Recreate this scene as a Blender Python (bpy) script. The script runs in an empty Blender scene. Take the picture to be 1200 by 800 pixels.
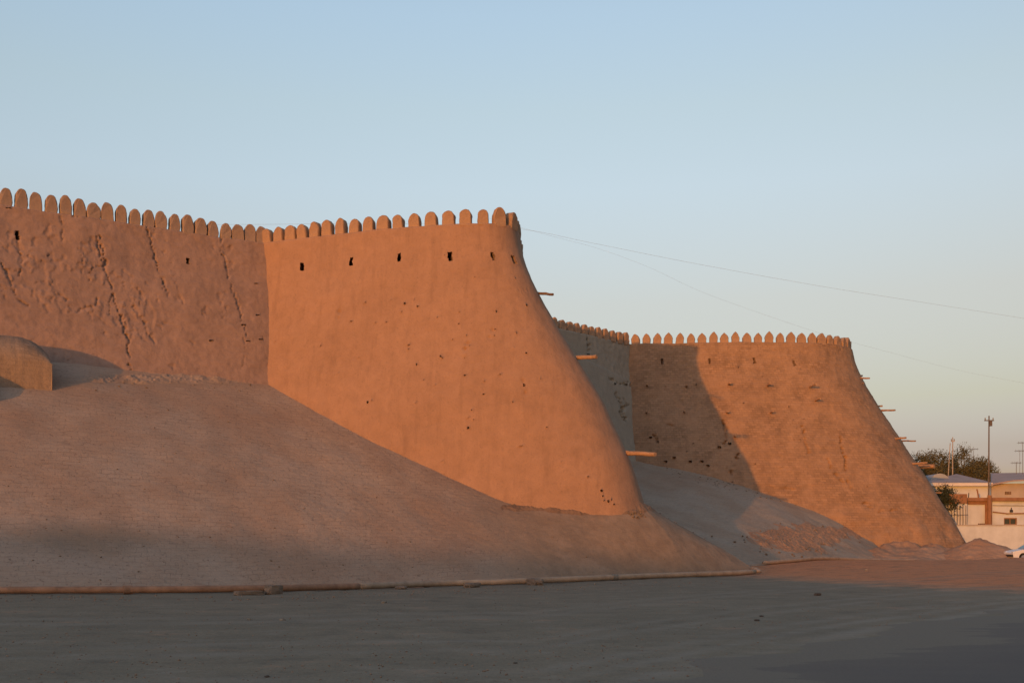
import bpy, bmesh, math, random
import numpy as np
from mathutils import Vector, Matrix, noise

random.seed(7)
R = math.radians
scene = bpy.context.scene
COL = scene.collection
F, HX, HY, EYE = 1200.0, 600.0, 635.0, 1.7      # focal length / principal point of the photograph, eye height

SUN_EL, SUN_AZ = 1.8, 206.2                     # degrees; azimuth clockwise from +Y


def at(x, y, d):
    """pixel of the 1200x800 photograph at depth d -> world point"""
    return Vector(((x - HX) / F * d, d, EYE + (HY - y) / F * d))


def proj(p):
    return HX + F * p[0] / p[1], HY - F * (p[2] - EYE) / p[1]


def n3(x, y, z):
    return noise.noise(Vector((x, y, z)))


def fbm(x, y, z, o=4):
    return noise.fractal(Vector((x, y, z)), 1.0, 2.0, o)


# ------------------------------------------------------------------ tags
def tag(o, label=None, cat=None, group=None, kind=None):
    if label: o['label'] = label
    if cat: o['category'] = cat
    if group: o['group'] = group
    if kind: o['kind'] = kind
    return o


def empty(name, loc, label, cat, group=None):
    o = bpy.data.objects.new(name, None)
    COL.objects.link(o)
    o.location = loc
    o.empty_display_size = 0.3
    return tag(o, label, cat, group)


def link(name, me, mat, parent=None, loc=(0, 0, 0)):
    if mat is not None and not me.materials:
        me.materials.append(mat)
    o = bpy.data.objects.new(name, me)
    COL.objects.link(o)
    o.location = loc
    if parent is not None:
        o.parent = parent
    return o


class MB:
    """collects geometry, links it as ONE mesh object"""
    def __init__(s):
        s.v, s.f = [], []

    def add(s, vs, fs):
        b = len(s.v)
        s.v += [tuple(v) for v in vs]
        s.f += [tuple(i + b for i in f) for f in fs]

    def box(s, c, d, rz=0.0):
        m = Matrix.Rotation(rz, 3, 'Z')
        vs = []
        for z in (-.5, .5):
            for x, y in ((-.5, -.5), (.5, -.5), (.5, .5), (-.5, .5)):
                vs.append(Vector(c) + m @ Vector((x * d[0], y * d[1], z * d[2])))
        s.add(vs, [(3, 2, 1, 0), (4, 5, 6, 7), (0, 1, 5, 4), (1, 2, 6, 5), (2, 3, 7, 6), (3, 0, 4, 7)])
        return s

    def boxmm(s, a, b):
        return s.box([(a[i] + b[i]) / 2 for i in range(3)], [abs(b[i] - a[i]) for i in range(3)])

    def tube(s, pts, r, n=10, caps=True, wob=0.0):
        pts = [Vector(p) for p in pts]
        rr = r if isinstance(r, (list, tuple)) else [r] * len(pts)
        vs, fs = [], []
        for i, p in enumerate(pts):
            a = pts[max(i - 1, 0)]; b = pts[min(i + 1, len(pts) - 1)]
            t = (b - a).normalized()
            u = t.cross(Vector((0, 0, 1)))
            if u.length < .05: u = t.cross(Vector((0, 1, 0)))
            u.normalize(); w = u.cross(t)
            for k in range(n):
                an = 2 * math.pi * k / n
                q = rr[i] * (1 + wob * n3(p.x * 3 + k, p.y * 3, p.z * 3 + k * 1.7))
                vs.append(p + (u * math.cos(an) + w * math.sin(an)) * q)
        for i in range(len(pts) - 1):
            for k in range(n):
                k2 = (k + 1) % n
                fs.append((i * n + k, i * n + k2, (i + 1) * n + k2, (i + 1) * n + k))
        if caps:
            fs.append(tuple(range(n - 1, -1, -1)))
            fs.append(tuple((len(pts) - 1) * n + k for k in range(n)))
        s.add(vs, fs)
        return s

    def prism(s, poly, y0, y1):
        """poly of (x,z) extruded along y"""
        n = len(poly)
        vs = [(x, y0, z) for x, z in poly] + [(x, y1, z) for x, z in poly]
        fs = [tuple(range(n)), tuple(range(2 * n - 1, n - 1, -1))]
        fs += [(i, i + n, (i + 1) % n + n, (i + 1) % n) for i in range(n)]
        s.add(vs, fs)
        return s

    def build(s, name, mat, parent=None, origin=(0, 0, 0), loc=(0, 0, 0), smooth=False, bevel=0, fix=True):
        o = Vector(origin)
        me = bpy.data.meshes.new(name)
        me.from_pydata([tuple(Vector(v) - o) for v in s.v], [], s.f)
        if fix:
            bm = bmesh.new(); bm.from_mesh(me)
            bmesh.ops.recalc_face_normals(bm, faces=bm.faces)
            if bevel:
                bmesh.ops.bevel(bm, geom=list(bm.edges), offset=bevel, segments=2, profile=.6, affect='EDGES')
            bm.to_mesh(me); bm.free()
        if smooth:
            for p in me.polygons: p.use_smooth = True
        me.update()
        return link(name, me, mat, parent, loc)


# ------------------------------------------------------------------ materials
class NT:
    def __init__(s, name):
        s.m = bpy.data.materials.new(name)
        s.m.use_nodes = True
        s.t = s.m.node_tree
        s.b = s.t.nodes['Principled BSDF']
        s.b.inputs['Specular IOR Level'].default_value = .15
        s.b.inputs['Roughness'].default_value = .92

    def n(s, typ, **kw):
        nd = s.t.nodes.new(typ)
        for k, v in kw.items():
            if hasattr(nd, k):
                setattr(nd, k, v)
            else:
                nd.inputs[k].default_value = v
        return nd

    def l(s, a, b):
        s.t.links.new(a, b)

    def coord(s, which='Object', scale=(1, 1, 1)):
        tc = s.n('ShaderNodeTexCoord')
        mp = s.n('ShaderNodeMapping')
        mp.inputs['Scale'].default_value = scale
        s.l(tc.outputs[which], mp.inputs['Vector'])
        return mp.outputs['Vector']

    def noise(s, vec, scale, detail=6, rough=.6, dist=0.0):
        nd = s.n('ShaderNodeTexNoise')
        nd.inputs['Scale'].default_value = scale
        nd.inputs['Detail'].default_value = detail
        nd.inputs['Roughness'].default_value = rough
        nd.inputs['Distortion'].default_value = dist
        s.l(vec, nd.inputs['Vector'])
        return nd.outputs['Fac']

    def ramp(s, fac, stops):
        nd = s.n('ShaderNodeValToRGB')
        e = nd.color_ramp.elements
        while len(e) < len(stops): e.new(.5)
        for i, (p, c) in enumerate(stops):
            e[i].position = p
            e[i].color = tuple(c) + (1,) if not isinstance(c, (int, float)) else (c, c, c, 1)
        s.l(fac, nd.inputs['Fac'])
        return nd.outputs['Color']

    def mix(s, fac, a, b, mode='MIX'):
        nd = s.n('ShaderNodeMix', data_type='RGBA', blend_type=mode)
        ins = [i for i in nd.inputs if i.enabled]
        for sock, v in ((nd.inputs[0], fac), (nd.inputs[6], a), (nd.inputs[7], b)):
            if isinstance(v, (int, float)): sock.default_value = v
            elif isinstance(v, (tuple, list)): sock.default_value = tuple(v) + (1,) if len(v) == 3 else v
            else: s.l(v, sock)
        return nd.outputs[2]

    def math(s, op, a, b=0.0):
        nd = s.n('ShaderNodeMath', operation=op)
        for sock, v in ((nd.inputs[0], a), (nd.inputs[1], b)):
            if isinstance(v, (int, float)): sock.default_value = v
            else: s.l(v, sock)
        return nd.outputs[0]

    def bump(s, hgt, strength=.5, dist=.05, prev=None):
        nd = s.n('ShaderNodeBump')
        nd.inputs['Strength'].default_value = strength
        nd.inputs['Distance'].default_value = dist
        s.l(hgt, nd.inputs['Height'])
        if prev is not None: s.l(prev, nd.inputs['Normal'])
        return nd.outputs['Normal']

    def done(s, col=None, nrm=None, rough=None, metal=None):
        if col is not None:
            if isinstance(col, tuple): s.b.inputs['Base Color'].default_value = col + (1,)
            else: s.l(col, s.b.inputs['Base Color'])
        if nrm is not None: s.l(nrm, s.b.inputs['Normal'])
        if rough is not None: s.b.inputs['Roughness'].default_value = rough
        if metal is not None: s.b.inputs['Metallic'].default_value = metal
        return s.m


def mul(c, k):
    return tuple(min(1, v * k) for v in c)


def mud(name, base, var=.2, streak=.12, fine=.5, coarse=.35, brick=0.0, dark=(.20, .13, .085)):
    """mud-and-straw plaster"""
    t = NT(name)
    v = t.coord('Object')
    big = t.noise(v, .22, 5, .6)
    mid = t.noise(v, 1.7, 8, .65)
    fin = t.noise(v, 9.0, 6, .7)
    c = t.ramp(big, [(.3, mul(base, 1 - var)), (.5, base), (.72, mul(base, 1 + var * .7))])
    c = t.mix(.55, c, t.ramp(mid, [(.3, mul(base, 1 - var * 1.1)), (.5, base), (.7, mul(base, 1 + var))]))
    vs = t.coord('Object', (2.2, 2.2, .16))
    st = t.noise(vs, 1.0, 6, .65)
    c = t.mix(t.ramp(st, [(.5, 0.0), (.75, streak * 3)]), c, mul(base, .62))
    c = t.mix(t.ramp(fin, [(.30, .55), (.45, 0.0)]), c, dark)
    straw = t.noise(t.coord('Object', (14, 14, 40)), 1.0, 3, .6)
    c = t.mix(t.ramp(straw, [(.62, 0.0), (.72, .35)]), c, mul(base, 1.3))
    nb = t.bump(mid, coarse, .09)
    nb = t.bump(fin, fine, .03, nb)
    if brick:
        uv = t.coord('UV')
        bt = t.n('ShaderNodeTexBrick')
        t.l(uv, bt.inputs['Vector'])
        bt.inputs['Scale'].default_value = 1.0
        bt.inputs['Brick Width'].default_value = .42
        bt.inputs['Row Height'].default_value = .21
        bt.inputs['Mortar Size'].default_value = .022
        bt.inputs['Mortar Smooth'].default_value = .5
        bt.inputs['Color1'].default_value = (.95, .95, .95, 1)
        bt.inputs['Color2'].default_value = (.62, .62, .62, 1)
        bt.inputs['Mortar'].default_value = (.5, .5, .5, 1)
        msk = t.ramp(t.noise(v, .5, 4, .6), [(.35, brick), (.62, brick * .25)])
        c = t.mix(msk, c, bt.outputs['Color'], 'MULTIPLY')
        nb = t.bump(bt.outputs['Fac'], -brick * .8, .04, nb)
    return t.done(c, nb, .95)


def paving(name, tint=(1, 1, 1), earth_mix=False):
    """brick paved glacis, dusty"""
    t = NT(name)
    uv = t.coord('UV')
    v = t.coord('Object')
    # wobble the courses
    bt = t.n('ShaderNodeTexBrick')
    nz = t.n('ShaderNodeTexNoise'); nz.inputs['Scale'].default_value = .8; nz.inputs['Detail'].default_value = 4
    t.l(uv, nz.inputs['Vector'])
    va = t.n('ShaderNodeVectorMath', operation='MULTIPLY_ADD')
    t.l(nz.outputs['Color'], va.inputs[0]); va.inputs[1].default_value = (.5, .42, 0); t.l(uv, va.inputs[2])
    t.l(va.outputs[0], bt.inputs['Vector'])
    bt.inputs['Scale'].default_value = 1.0
    bt.inputs['Brick Width'].default_value = .54
    bt.inputs['Row Height'].default_value = .34
    bt.inputs['Mortar Size'].default_value = .035
    bt.inputs['Mortar Smooth'].default_value = .7
    bt.inputs['Bias'].default_value = .1
    bt.inputs['Color1'].default_value = (.34, .315, .235, 1)
    bt.inputs['Color2'].default_value = (.28, .258, .19, 1)
    bt.inputs['Mortar'].default_value = (.185, .168, .124, 1)
    big = t.noise(v, .16, 6, .62)
    mid = t.noise(v, 1.1, 7, .65)
    fin = t.noise(v, 7.0, 6, .7)
    crs = t.noise(t.coord('UV', (1.3, 5.5, 1)), 1.0, 7, .72)      # broken, slipped courses
    dust = (.31, .284, .21)
    c = t.mix(t.ramp(mid, [(.32, .2), (.60, .92)]), bt.outputs['Color'], dust)
    c = t.mix(t.ramp(crs, [(.33, .6), (.46, 0.0)]), c, (.17, .14, .095))
    c = t.mix(t.ramp(crs, [(.56, 0.0), (.68, .4)]), c, (.40, .37, .28))
    c = t.mix(t.ramp(big, [(.36, .55), (.56, 0.0)]), c, (.235, .178, .115))
    c = t.mix(t.ramp(big, [(.52, 0.0), (.74, .5)]), c, (.31, .32, .265))
    c = t.mix(t.ramp(fin, [(.30, .6), (.43, 0.0)]), c, (.15, .11, .085))
    c = t.mix(1.0, c, tint, 'MULTIPLY')
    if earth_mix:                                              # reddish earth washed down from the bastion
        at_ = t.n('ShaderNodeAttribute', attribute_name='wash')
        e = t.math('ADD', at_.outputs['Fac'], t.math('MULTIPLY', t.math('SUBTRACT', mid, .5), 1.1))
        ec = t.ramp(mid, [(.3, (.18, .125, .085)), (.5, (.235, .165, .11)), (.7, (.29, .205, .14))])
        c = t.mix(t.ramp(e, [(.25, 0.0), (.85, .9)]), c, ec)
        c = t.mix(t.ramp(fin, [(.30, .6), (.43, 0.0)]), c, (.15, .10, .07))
    nb = t.bump(bt.outputs['Fac'], -.8, .04)
    nb = t.bump(crs, .5, .05, nb)
    nb = t.bump(mid, .35, .07, nb)
    nb = t.bump(fin, .6, .03, nb)
    return t.done(c, nb, .95)


def earth(name, base, dark, light, sx=(1, 1, 1), bumps=.5, earth_sunglow=False):
    t = NT(name)
    v = t.coord('Object', sx)
    big = t.noise(v, .10, 7, .62)
    mid = t.noise(v, .7, 8, .65)
    fin = t.noise(t.coord('Object'), 6.0, 6, .7)
    c = t.ramp(big, [(.3, dark), (.5, base), (.72, light)])
    c = t.mix(.5, c, t.ramp(mid, [(.3, dark), (.5, base), (.7, light)]))
    c = t.mix(t.ramp(fin, [(.28, .6), (.42, 0.0)]), c, mul(dark, .55))
    c = t.mix(t.ramp(fin, [(.63, 0.0), (.75, .6)]), c, mul(light, 1.35))
    if earth_sunglow:                                                  # loose earth, with the low sun's orange painted into its colour
        at_ = t.n('ShaderNodeAttribute', attribute_name='earth_sunglow')
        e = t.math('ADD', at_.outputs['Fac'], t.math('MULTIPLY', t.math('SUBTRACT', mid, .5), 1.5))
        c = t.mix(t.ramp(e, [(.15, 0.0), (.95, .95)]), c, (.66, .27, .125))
        gr = t.noise(t.coord('Object'), 19.0, 4, .75)
        c = t.mix(t.ramp(gr, [(.33, .55), (.46, 0.0)]), c, (.08, .07, .055))
        c = t.mix(t.ramp(gr, [(.58, 0.0), (.70, .5)]), c, (.30, .26, .20))
        dk = t.noise(t.coord('Object', (.9, 1.1, 1)), .9, 8, .75)
        c = t.mix(t.ramp(dk, [(.32, .6), (.47, 0.0)]), c, (.10, .086, .066))
        c = t.mix(t.ramp(dk, [(.55, 0.0), (.68, .6)]), c, (.27, .228, .175))
        tk = t.n('ShaderNodeAttribute', attribute_name='track')  # pale dust pressed flat by wheels
        br = t.noise(t.coord('Object', (.35, .9, 1)), 1.0, 6, .7)
        c = t.mix(t.math('MULTIPLY', tk.outputs['Fac'], t.ramp(br, [(.35, 0.0), (.58, .95)])), c, (.255, .215, .165))
    nb = t.bump(mid, bumps, .08)
    if earth_sunglow:                                                  # clods
        cl = t.noise(t.coord('Object'), 2.6, 6, .7)
        nd = t.n('ShaderNodeBump'); nd.inputs['Distance'].default_value = .32
        t.l(t.math('MULTIPLY', at_.outputs['Fac'], 1.0), nd.inputs['Strength']); t.l(cl, nd.inputs['Height']); t.l(nb, nd.inputs['Normal'])
        nb = nd.outputs['Normal']
    nb = t.bump(fin, bumps, .03, nb)
    return t.done(c, nb, .95)


def asphalt(name):
    t = NT(name)
    v = t.coord('Object', (.35, 1.3, 1))
    d = t.noise(v, .25, 8, .65)
    f = t.noise(t.coord('Object'), 30, 4, .7)
    at_ = t.n('ShaderNodeAttribute', attribute_name='edge')
    e = t.math('ADD', t.math('MULTIPLY', d, 1.3), at_.outputs['Fac'])
    c = t.ramp(e, [(.62, (.115, .094, .080)), (1.0, (.145, .118, .092)), (1.3, (.175, .142, .104))])
    c = t.mix(t.ramp(f, [(.35, .35), (.5, 0.0)]), c, (.07, .06, .054))
    return t.done(c, t.bump(f, .4, .01), .85)


def plain(name, col, rough=.85, var=.12, scale=3.0, metal=0.0, bump=.15):
    t = NT(name)
    v = t.coord('Object')
    a = t.noise(v, scale, 6, .65)
    b = t.noise(t.coord('Object', (1.5, 1.5, .2)), scale * .7, 5, .6)
    c = t.ramp(a, [(.3, mul(col, 1 - var)), (.5, col), (.72, mul(col, 1 + var))])
    c = t.mix(t.ramp(b, [(.5, 0.0), (.75, var * 2)]), c, mul(col, .6))
    return t.done(c, t.bump(a, bump, .02), rough, metal)


M = {}
PL = (.332, .197, .126)
M['plaster'] = mud('smooth mud plaster', PL, .16, .15, .55, .4)
M['plaster_old'] = mud('old cracked plaster', (.305, .203, .157), .22, .15, .8, .4)
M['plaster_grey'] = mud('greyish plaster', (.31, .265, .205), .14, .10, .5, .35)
M['brickmud'] = mud('mud brick', (.36, .218, .13), .2, .12, .9, .8, brick=.8)
M['merlon'] = mud('merlon plaster', (.31, .22, .165), .15, .05, .6, .4)
M['merlon_b'] = mud('merlon plaster orange', (.36, .225, .14), .15, .05, .6, .4)
M['hole'] = mud('hole earth', (.22, .14, .09), .2, .05, .6, .4)
M['paving'] = paving('brick paving', (1.15, .905, .875), True)
M['paving_pale'] = paving('pale brick paving', (1.13, .95, .93))
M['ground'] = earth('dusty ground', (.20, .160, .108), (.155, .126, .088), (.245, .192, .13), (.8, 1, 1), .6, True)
M['loose'] = earth('loose orange earth', (.33, .20, .125), (.24, .145, .09), (.42, .27, .175), (1, 1, 1), .8)
M['asphalt'] = asphalt('worn asphalt')
M['rust'] = plain('rusty pipe', (.30, .165, .10), .7, .3, 2.0)
M['dullpipe'] = plain('dusty pipe', (.36, .25, .17), .75, .25, 2.0)
M['block'] = plain('mud block', (.20, .145, .105), .95, .25, 5.0, bump=.6)
M['clod'] = plain('earth clod', (.19, .135, .09), .95, .25, 5.0, bump=.5)
M['stone'] = plain('dark stone', (.07, .06, .052), .9, .3, 8.0, bump=.6)
M['pale_stone'] = plain('pale stone', (.22, .185, .145), .9, .3, 8.0, bump=.6)
M['timber'] = plain('weathered timber', (.36, .215, .125), .85, .25, 4.0)
M['timber_dark'] = plain('dark timber', (.17, .11, .075), .85, .25, 4.0)
M['white'] = plain('whitewash', (.53, .54, .54), .9, .13, .8)
M['fascia'] = plain('fascia', (.62, .58, .54), .8, .08, 1.0)
M['greywall'] = plain('grey beige wall', (.40, .345, .30), .9, .1, .8)
M['browntrim'] = plain('brown trim', (.27, .14, .075), .85, .2, 2.0)
M['roofmetal'] = plain('weathered roof sheet', (.36, .27, .235), .85, .15, .6)
M['bluesheet'] = plain('blue grey sheet', (.33, .35, .37), .85, .1, .8)
M['pole'] = plain('steel pole', (.13, .105, .09), .6, .2, 1.0)
M['palepole'] = plain('pale pole', (.36, .31, .26), .8, .15, 1.0)
M['wire'] = plain('cable', (.33, .33, .34), .7, .05, 1.0)
M['bark'] = plain('bark', (.11, .08, .055), .95, .3, 5.0)
M['carpaint'] = plain('white car paint', (.62, .62, .64), .3, .03, 1.0, bump=0)
M['rubber'] = plain('rubber', (.025, .025, .025), .8, .2, 8.0)
M['darkplastic'] = plain('dark plastic', (.04, .04, .045), .5, .1, 6.0)
M['steel'] = plain('wheel steel', (.4, .4, .42), .4, .1, 4.0, .8)
t = NT('car glass'); M['glass'] = t.done((.03, .04, .05), None, .08); t.b.inputs['Specular IOR Level'].default_value = .6
t = NT('window glass'); M['winglass'] = t.done((.05, .055, .04), None, .15); t.b.inputs['Specular IOR Level'].default_value = .5
t = NT('lamp lens'); M['lens'] = t.done((.6, .6, .6), None, .15)


def leafmat(name, a, b):
    t = NT(name)
    v = t.coord('Object')
    c = t.ramp(t.noise(v, .6, 4, .6), [(.32, a), (.68, b)])
    c = t.mix(t.ramp(t.noise(v, 9, 2, .5), [(.3, .0), (.75, .6)]), c, mul(b, 1.3))
    m = t.done(c, None, .8)
    return m


M['leaf'] = leafmat('dusty leaves', (.055, .058, .026), (.12, .10, .045))
M['leaf_dark'] = leafmat('dark leaves', (.03, .04, .022), (.05, .055, .03))


# ------------------------------------------------------------------ grids
def spline(pts, n):
    """Catmull-Rom through 2D/3D points, evenly resampled to n points"""
    P = [np.array(p, float) for p in pts]
    P = [2 * P[0] - P[1]] + P + [2 * P[-1] - P[-2]]
    out = []
    for i in range(1, len(P) - 2):
        p0, p1, p2, p3 = P[i - 1:i + 3]
        t1 = np.linalg.norm(p1 - p0) ** .5; t2 = t1 + np.linalg.norm(p2 - p1) ** .5; t3 = t2 + np.linalg.norm(p3 - p2) ** .5
        for k in range(40):
            t = t1 + (t2 - t1) * k / 40
            a1 = (t1 - t) / t1 * p0 + t / t1 * p1
            a2 = (t2 - t) / (t2 - t1) * p1 + (t - t1) / (t2 - t1) * p2
            a3 = (t3 - t) / (t3 - t2) * p2 + (t - t2) / (t3 - t2) * p3
            b1 = (t2 - t) / t2 * a1 + t / t2 * a2
            b2 = (t3 - t) / (t3 - t1) * a2 + (t - t1) / (t3 - t1) * a3
            out.append((t2 - t) / (t2 - t1) * b1 + (t - t1) / (t2 - t1) * b2)
    out.append(P[-2])
    return resample(np.array(out), n)


def resample(Q, n, weight=None):
    seg = np.linalg.norm(np.diff(Q, axis=0), axis=1)
    if weight is not None: seg = seg * weight
    s = np.concatenate([[0], np.cumsum(seg)])
    u = np.linspace(0, s[-1], n)
    return np.stack([np.interp(u, s, Q[:, k]) for k in range(Q.shape[1])], 1)


def polydist(px, py, line):
    best = np.full(px.shape, 1e9); 
    for (ax, ay), (bx, by) in zip(line[:-1], line[1:]):
        dx, dy = bx - ax, by - ay
        t = np.clip(((px - ax) * dx + (py - ay) * dy) / (dx * dx + dy * dy + 1e-9), 0, 1)
        best = np.minimum(best, np.hypot(px - ax - t * dx, py - ay - t * dy))
    return best


def inside(px, py, poly):
    r = np.zeros(px.shape, bool)
    n = len(poly)
    for i in range(n):
        x0, y0 = poly[i]; x1, y1 = poly[(i + 1) % n]
        if y0 == y1: continue
        c = ((y0 > py) != (y1 > py)) & (px < (x1 - x0) * (py - y0) / (y1 - y0) + x0)
        r ^= c
    return r


class Wall:
    """a battered wall swept along a plan line: face grid, ledge and back"""
    def __init__(s, plan, ztop, zbot, ds, dz, prof, fac, thick=2.2, fine_corner=3.0, amp=(.10, .04, .014), seed=0.0, field=None):
        Q = spline(plan, 1500)
        T = np.gradient(Q, axis=0); T /= np.linalg.norm(T, axis=1)[:, None]
        ang = np.unwrap(np.arctan2(T[:, 1], T[:, 0]))
        curv = np.abs(np.gradient(ang)) / np.linalg.norm(np.gradient(Q, axis=0), axis=1)
        w = 1 + fine_corner * np.convolve(curv, np.ones(21) / 21, 'same')
        L = np.sum(np.linalg.norm(np.diff(Q, axis=0), axis=1) * w[:-1])
        nu = int(L / ds) + 1
        P = resample(Q, nu, w[:-1])
        T = np.gradient(P, axis=0); T /= np.linalg.norm(T, axis=1)[:, None]
        k = np.ones(9) / 9
        Tp = np.pad(T, ((4, 4), (0, 0)), 'edge')
        T = np.stack([np.convolve(Tp[:, i], k, 'valid') for i in range(2)], 1)
        T /= np.linalg.norm(T, axis=1)[:, None]
        N = np.stack([T[:, 1], -T[:, 0]], 1)                 # outward (to the right of travel)
        s.P, s.T, s.N, s.nu, s.ztop, s.dz = P, T, N, nu, ztop, dz
        s.len = np.concatenate([[0], np.cumsum(np.linalg.norm(np.diff(P, axis=0), axis=1))])
        frac = s.len / s.len[-1]
        nv = int((ztop - zbot) / dz) + 1
        s.nv = nv
        V = np.zeros((nv, nu, 3))
        fx, fy = [a for a, b in fac], [b for a, b in fac]
        fs = np.interp(P[:, 0], fx, fy)
        OX, OY = N[:, 0] * fs, N[:, 1] * fs
        if field is not None:                                  # batter direction given at each plan control point
            ks = [int(np.argmin(np.hypot(P[:, 0] - a, P[:, 1] - b))) for a, b in plan]
            OX = np.interp(np.arange(nu), ks, [v[0] for v in field]); OY = np.interp(np.arange(nu), ks, [v[1] for v in field])
            kk = np.ones(13) / 13
            OX = np.convolve(np.pad(OX, 6, 'edge'), kk, 'valid'); OY = np.convolve(np.pad(OY, 6, 'edge'), kk, 'valid')
        pd, po = [a for a, b in prof], [b for a, b in prof]
        # smooth the profile a little
        dd = np.linspace(0, ztop - zbot + .01, 400)
        oo = np.interp(dd, pd, po); kk = np.ones(41) / 41
        oo = np.convolve(np.pad(oo, 20, 'edge'), kk, 'valid')
        ND = np.zeros((nv, nu))
        for j in range(nv):
            d = j * dz
            o = np.interp(d, dd, oo)
            for i in range(nu):
                x, y, z = P[i, 0] + OX[i] * o, P[i, 1] + OY[i] * o, ztop - d
                q = amp[0] * n3(x * .22 + seed, y * .22, z * .22) + amp[1] * n3(x * .9 + seed, y * .9, z * .9)
                q += amp[2] * n3(x * 4.1, y * 4.1 + seed, z * 4.1)
                ND[j, i] = q
                V[j, i] = (x + N[i, 0] * q, y + N[i, 1] * q, z)
        V[0, :, 2] += [.05 * n3(a * .7, b * .7, seed) for a, b in P]
        s.V = V
        s.px = HX + F * V[:, :, 0] / V[:, :, 1]
        s.py = HY - F * (V[:, :, 2] - EYE) / V[:, :, 1]
        s.thick = thick
        s.skip = set(); s.pits = []

    def push(s, amount):
        """amount (nv,nu): metres inward"""
        s.V[:, :, 0] -= s.N[None, :, 0] * amount
        s.V[:, :, 1] -= s.N[None, :, 1] * amount

    def crack(s, line, width, depth, ragged=1.5):
        if not hasattr(s, '_jx'):
            f = lambda k, o: np.array([[n3(a * k, b * k, o) for a, b in zip(r0, r1)] for r0, r1 in zip(s.px, s.py)])
            s._jx = f(.09, 3.1) * 1.2 + f(.33, 5.1); s._jy = f(.09, 9.7) * 1.2 + f(.33, 2.7)
        jx, jy = s._jx, s._jy
        d = polydist(s.px + ragged * 1.6 * jx, s.py + ragged * 1.6 * jy, line)
        wv = width * np.clip(.62 + .9 * jy - .5 * jx, .3, 1.5)
        s.push(depth * np.clip(1.25 - d / wv, 0, 1))

    def nearest(s, x, y):
        d = (s.px - x) ** 2 + (s.py - y) ** 2
        # only faces that look at the eye
        j, i = np.unravel_index(np.argmin(d), d.shape)
        return int(j), int(i)

    def hole(s, x, y, w, h, depth, skew=(-.35, 0, 0), own=False, shrink=1.0):
        """a real pocket in the face, w x h metres at the photograph's pixel"""
        j, i = s.nearest(x, y)
        du = max(.02, np.linalg.norm(s.V[j, min(i + 1, s.nu - 1)] - s.V[j, i])); dv = s.dz
        a = max(1, int(round(w / du))); b = max(1, int(round(h / dv)))
        i0, j0 = max(1, i - a // 2), max(1, j - b // 2); i1, j1 = min(s.nu - 2, i0 + a), min(s.nv - 2, j0 + b)
        for jj in range(j0, j1):
            for ii in range(i0, i1):
                if (jj, ii) in s.skip: return None
        for jj in range(j0, j1):
            for ii in range(i0, i1): s.skip.add((jj, ii))
        for jj in range(j0, j1 + 1):
            for ii in range(i0, i1 + 1):
                if jj in (j0, j1) or ii in (i0, i1):
                    s.V[jj, ii] += np.array([s.T[ii, 0], s.T[ii, 1], .8]) * random.uniform(-.5, .5) * min(du, dv)
        if shrink < 1:
            cc = np.mean([s.V[jj, ii] for jj in (j0, j1) for ii in (i0, i1)], axis=0)
            for jj in range(j0, j1 + 1):
                for ii in range(i0, i1 + 1): s.V[jj, ii] = cc + (s.V[jj, ii] - cc) * shrink
        ring = [(j0, ii) for ii in range(i0, i1)] + [(jj, i1) for jj in range(j0, j1)] + \
               [(j1, ii) for ii in range(i1, i0, -1)] + [(jj, i0) for jj in range(j1, j0, -1)]
        dirv = np.array([-s.N[i, 0] + skew[0] * s.T[i, 0], -s.N[i, 1] + skew[0] * s.T[i, 1], skew[2]])
        s.pits.append((ring, dirv * depth, own))
        return (j, i)

    def build(s, name, mat, parent, origin, uvscale=1.0):
        nv, nu = s.nv, s.nu
        V = s.V
        rows = [V[j] for j in range(nv - 1, -1, -1)]           # bottom -> top
        top = V[0].copy()
        for off in (.45, .9, s.thick):
            r = top.copy(); r[:, 0] -= s.N[:, 0] * off; r[:, 1] -= s.N[:, 1] * off
            r[:, 2] += (.0 if off < s.thick else -.03)
            rows.append(r)
        r = rows[-1].copy(); r[:, 2] = V[-1, 0, 2]; rows.append(r)
        A = np.array(rows)
        nr = len(rows)
        verts = (A.reshape(-1, 3) - np.array(origin)).tolist()
        uvs = []
        for k in range(nr):
            z = rows[k][:, 2]
            uvs.append(np.stack([s.len, z], 1))
        UV = np.array(uvs).reshape(-1, 2)
        faces = []
        for k in range(nr - 1):
            j = nv - 2 - k                                     # cell row in V indexing
            for i in range(nu - 1):
                if k < nv - 1 and (j, i) in s.skip: continue
                a = k * nu + i
                faces.append((a, a + 1, a + 1 + nu, a + nu))
        idx = lambda jj, ii: (nv - 1 - jj) * nu + ii
        loops = []
        for ring, dv, own in s.pits:
            if own:
                loops.append((ring, dv)); continue
            b = len(verts)
            for jj, ii in ring:
                verts.append((V[jj, ii] + dv * random.uniform(.8, 1.1) - np.array(origin)).tolist())
            n = len(ring)
            UV = np.vstack([UV, np.array([[s.len[ii], V[jj, ii, 2]] for jj, ii in ring])])
            for k in range(n):
                a0, a1 = idx(*ring[k]), idx(*ring[(k + 1) % n])
                faces.append((a0, a1, b + (k + 1) % n, b + k))
            faces.append(tuple(b + k for k in range(n)))
        me = bpy.data.meshes.new(name)
        me.from_pydata(verts, [], faces)
        uvl = me.uv_layers.new(name='UVMap')
        li = np.zeros(len(me.loops), int); me.loops.foreach_get('vertex_index', li)
        uvl.data.foreach_set('uv', (UV[li] * uvscale).astype(np.float32).ravel())
        me.polygons.foreach_set('use_smooth', np.ones(len(me.polygons), bool))
        me.update()
        o = link(name, me, mat, parent)
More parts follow.
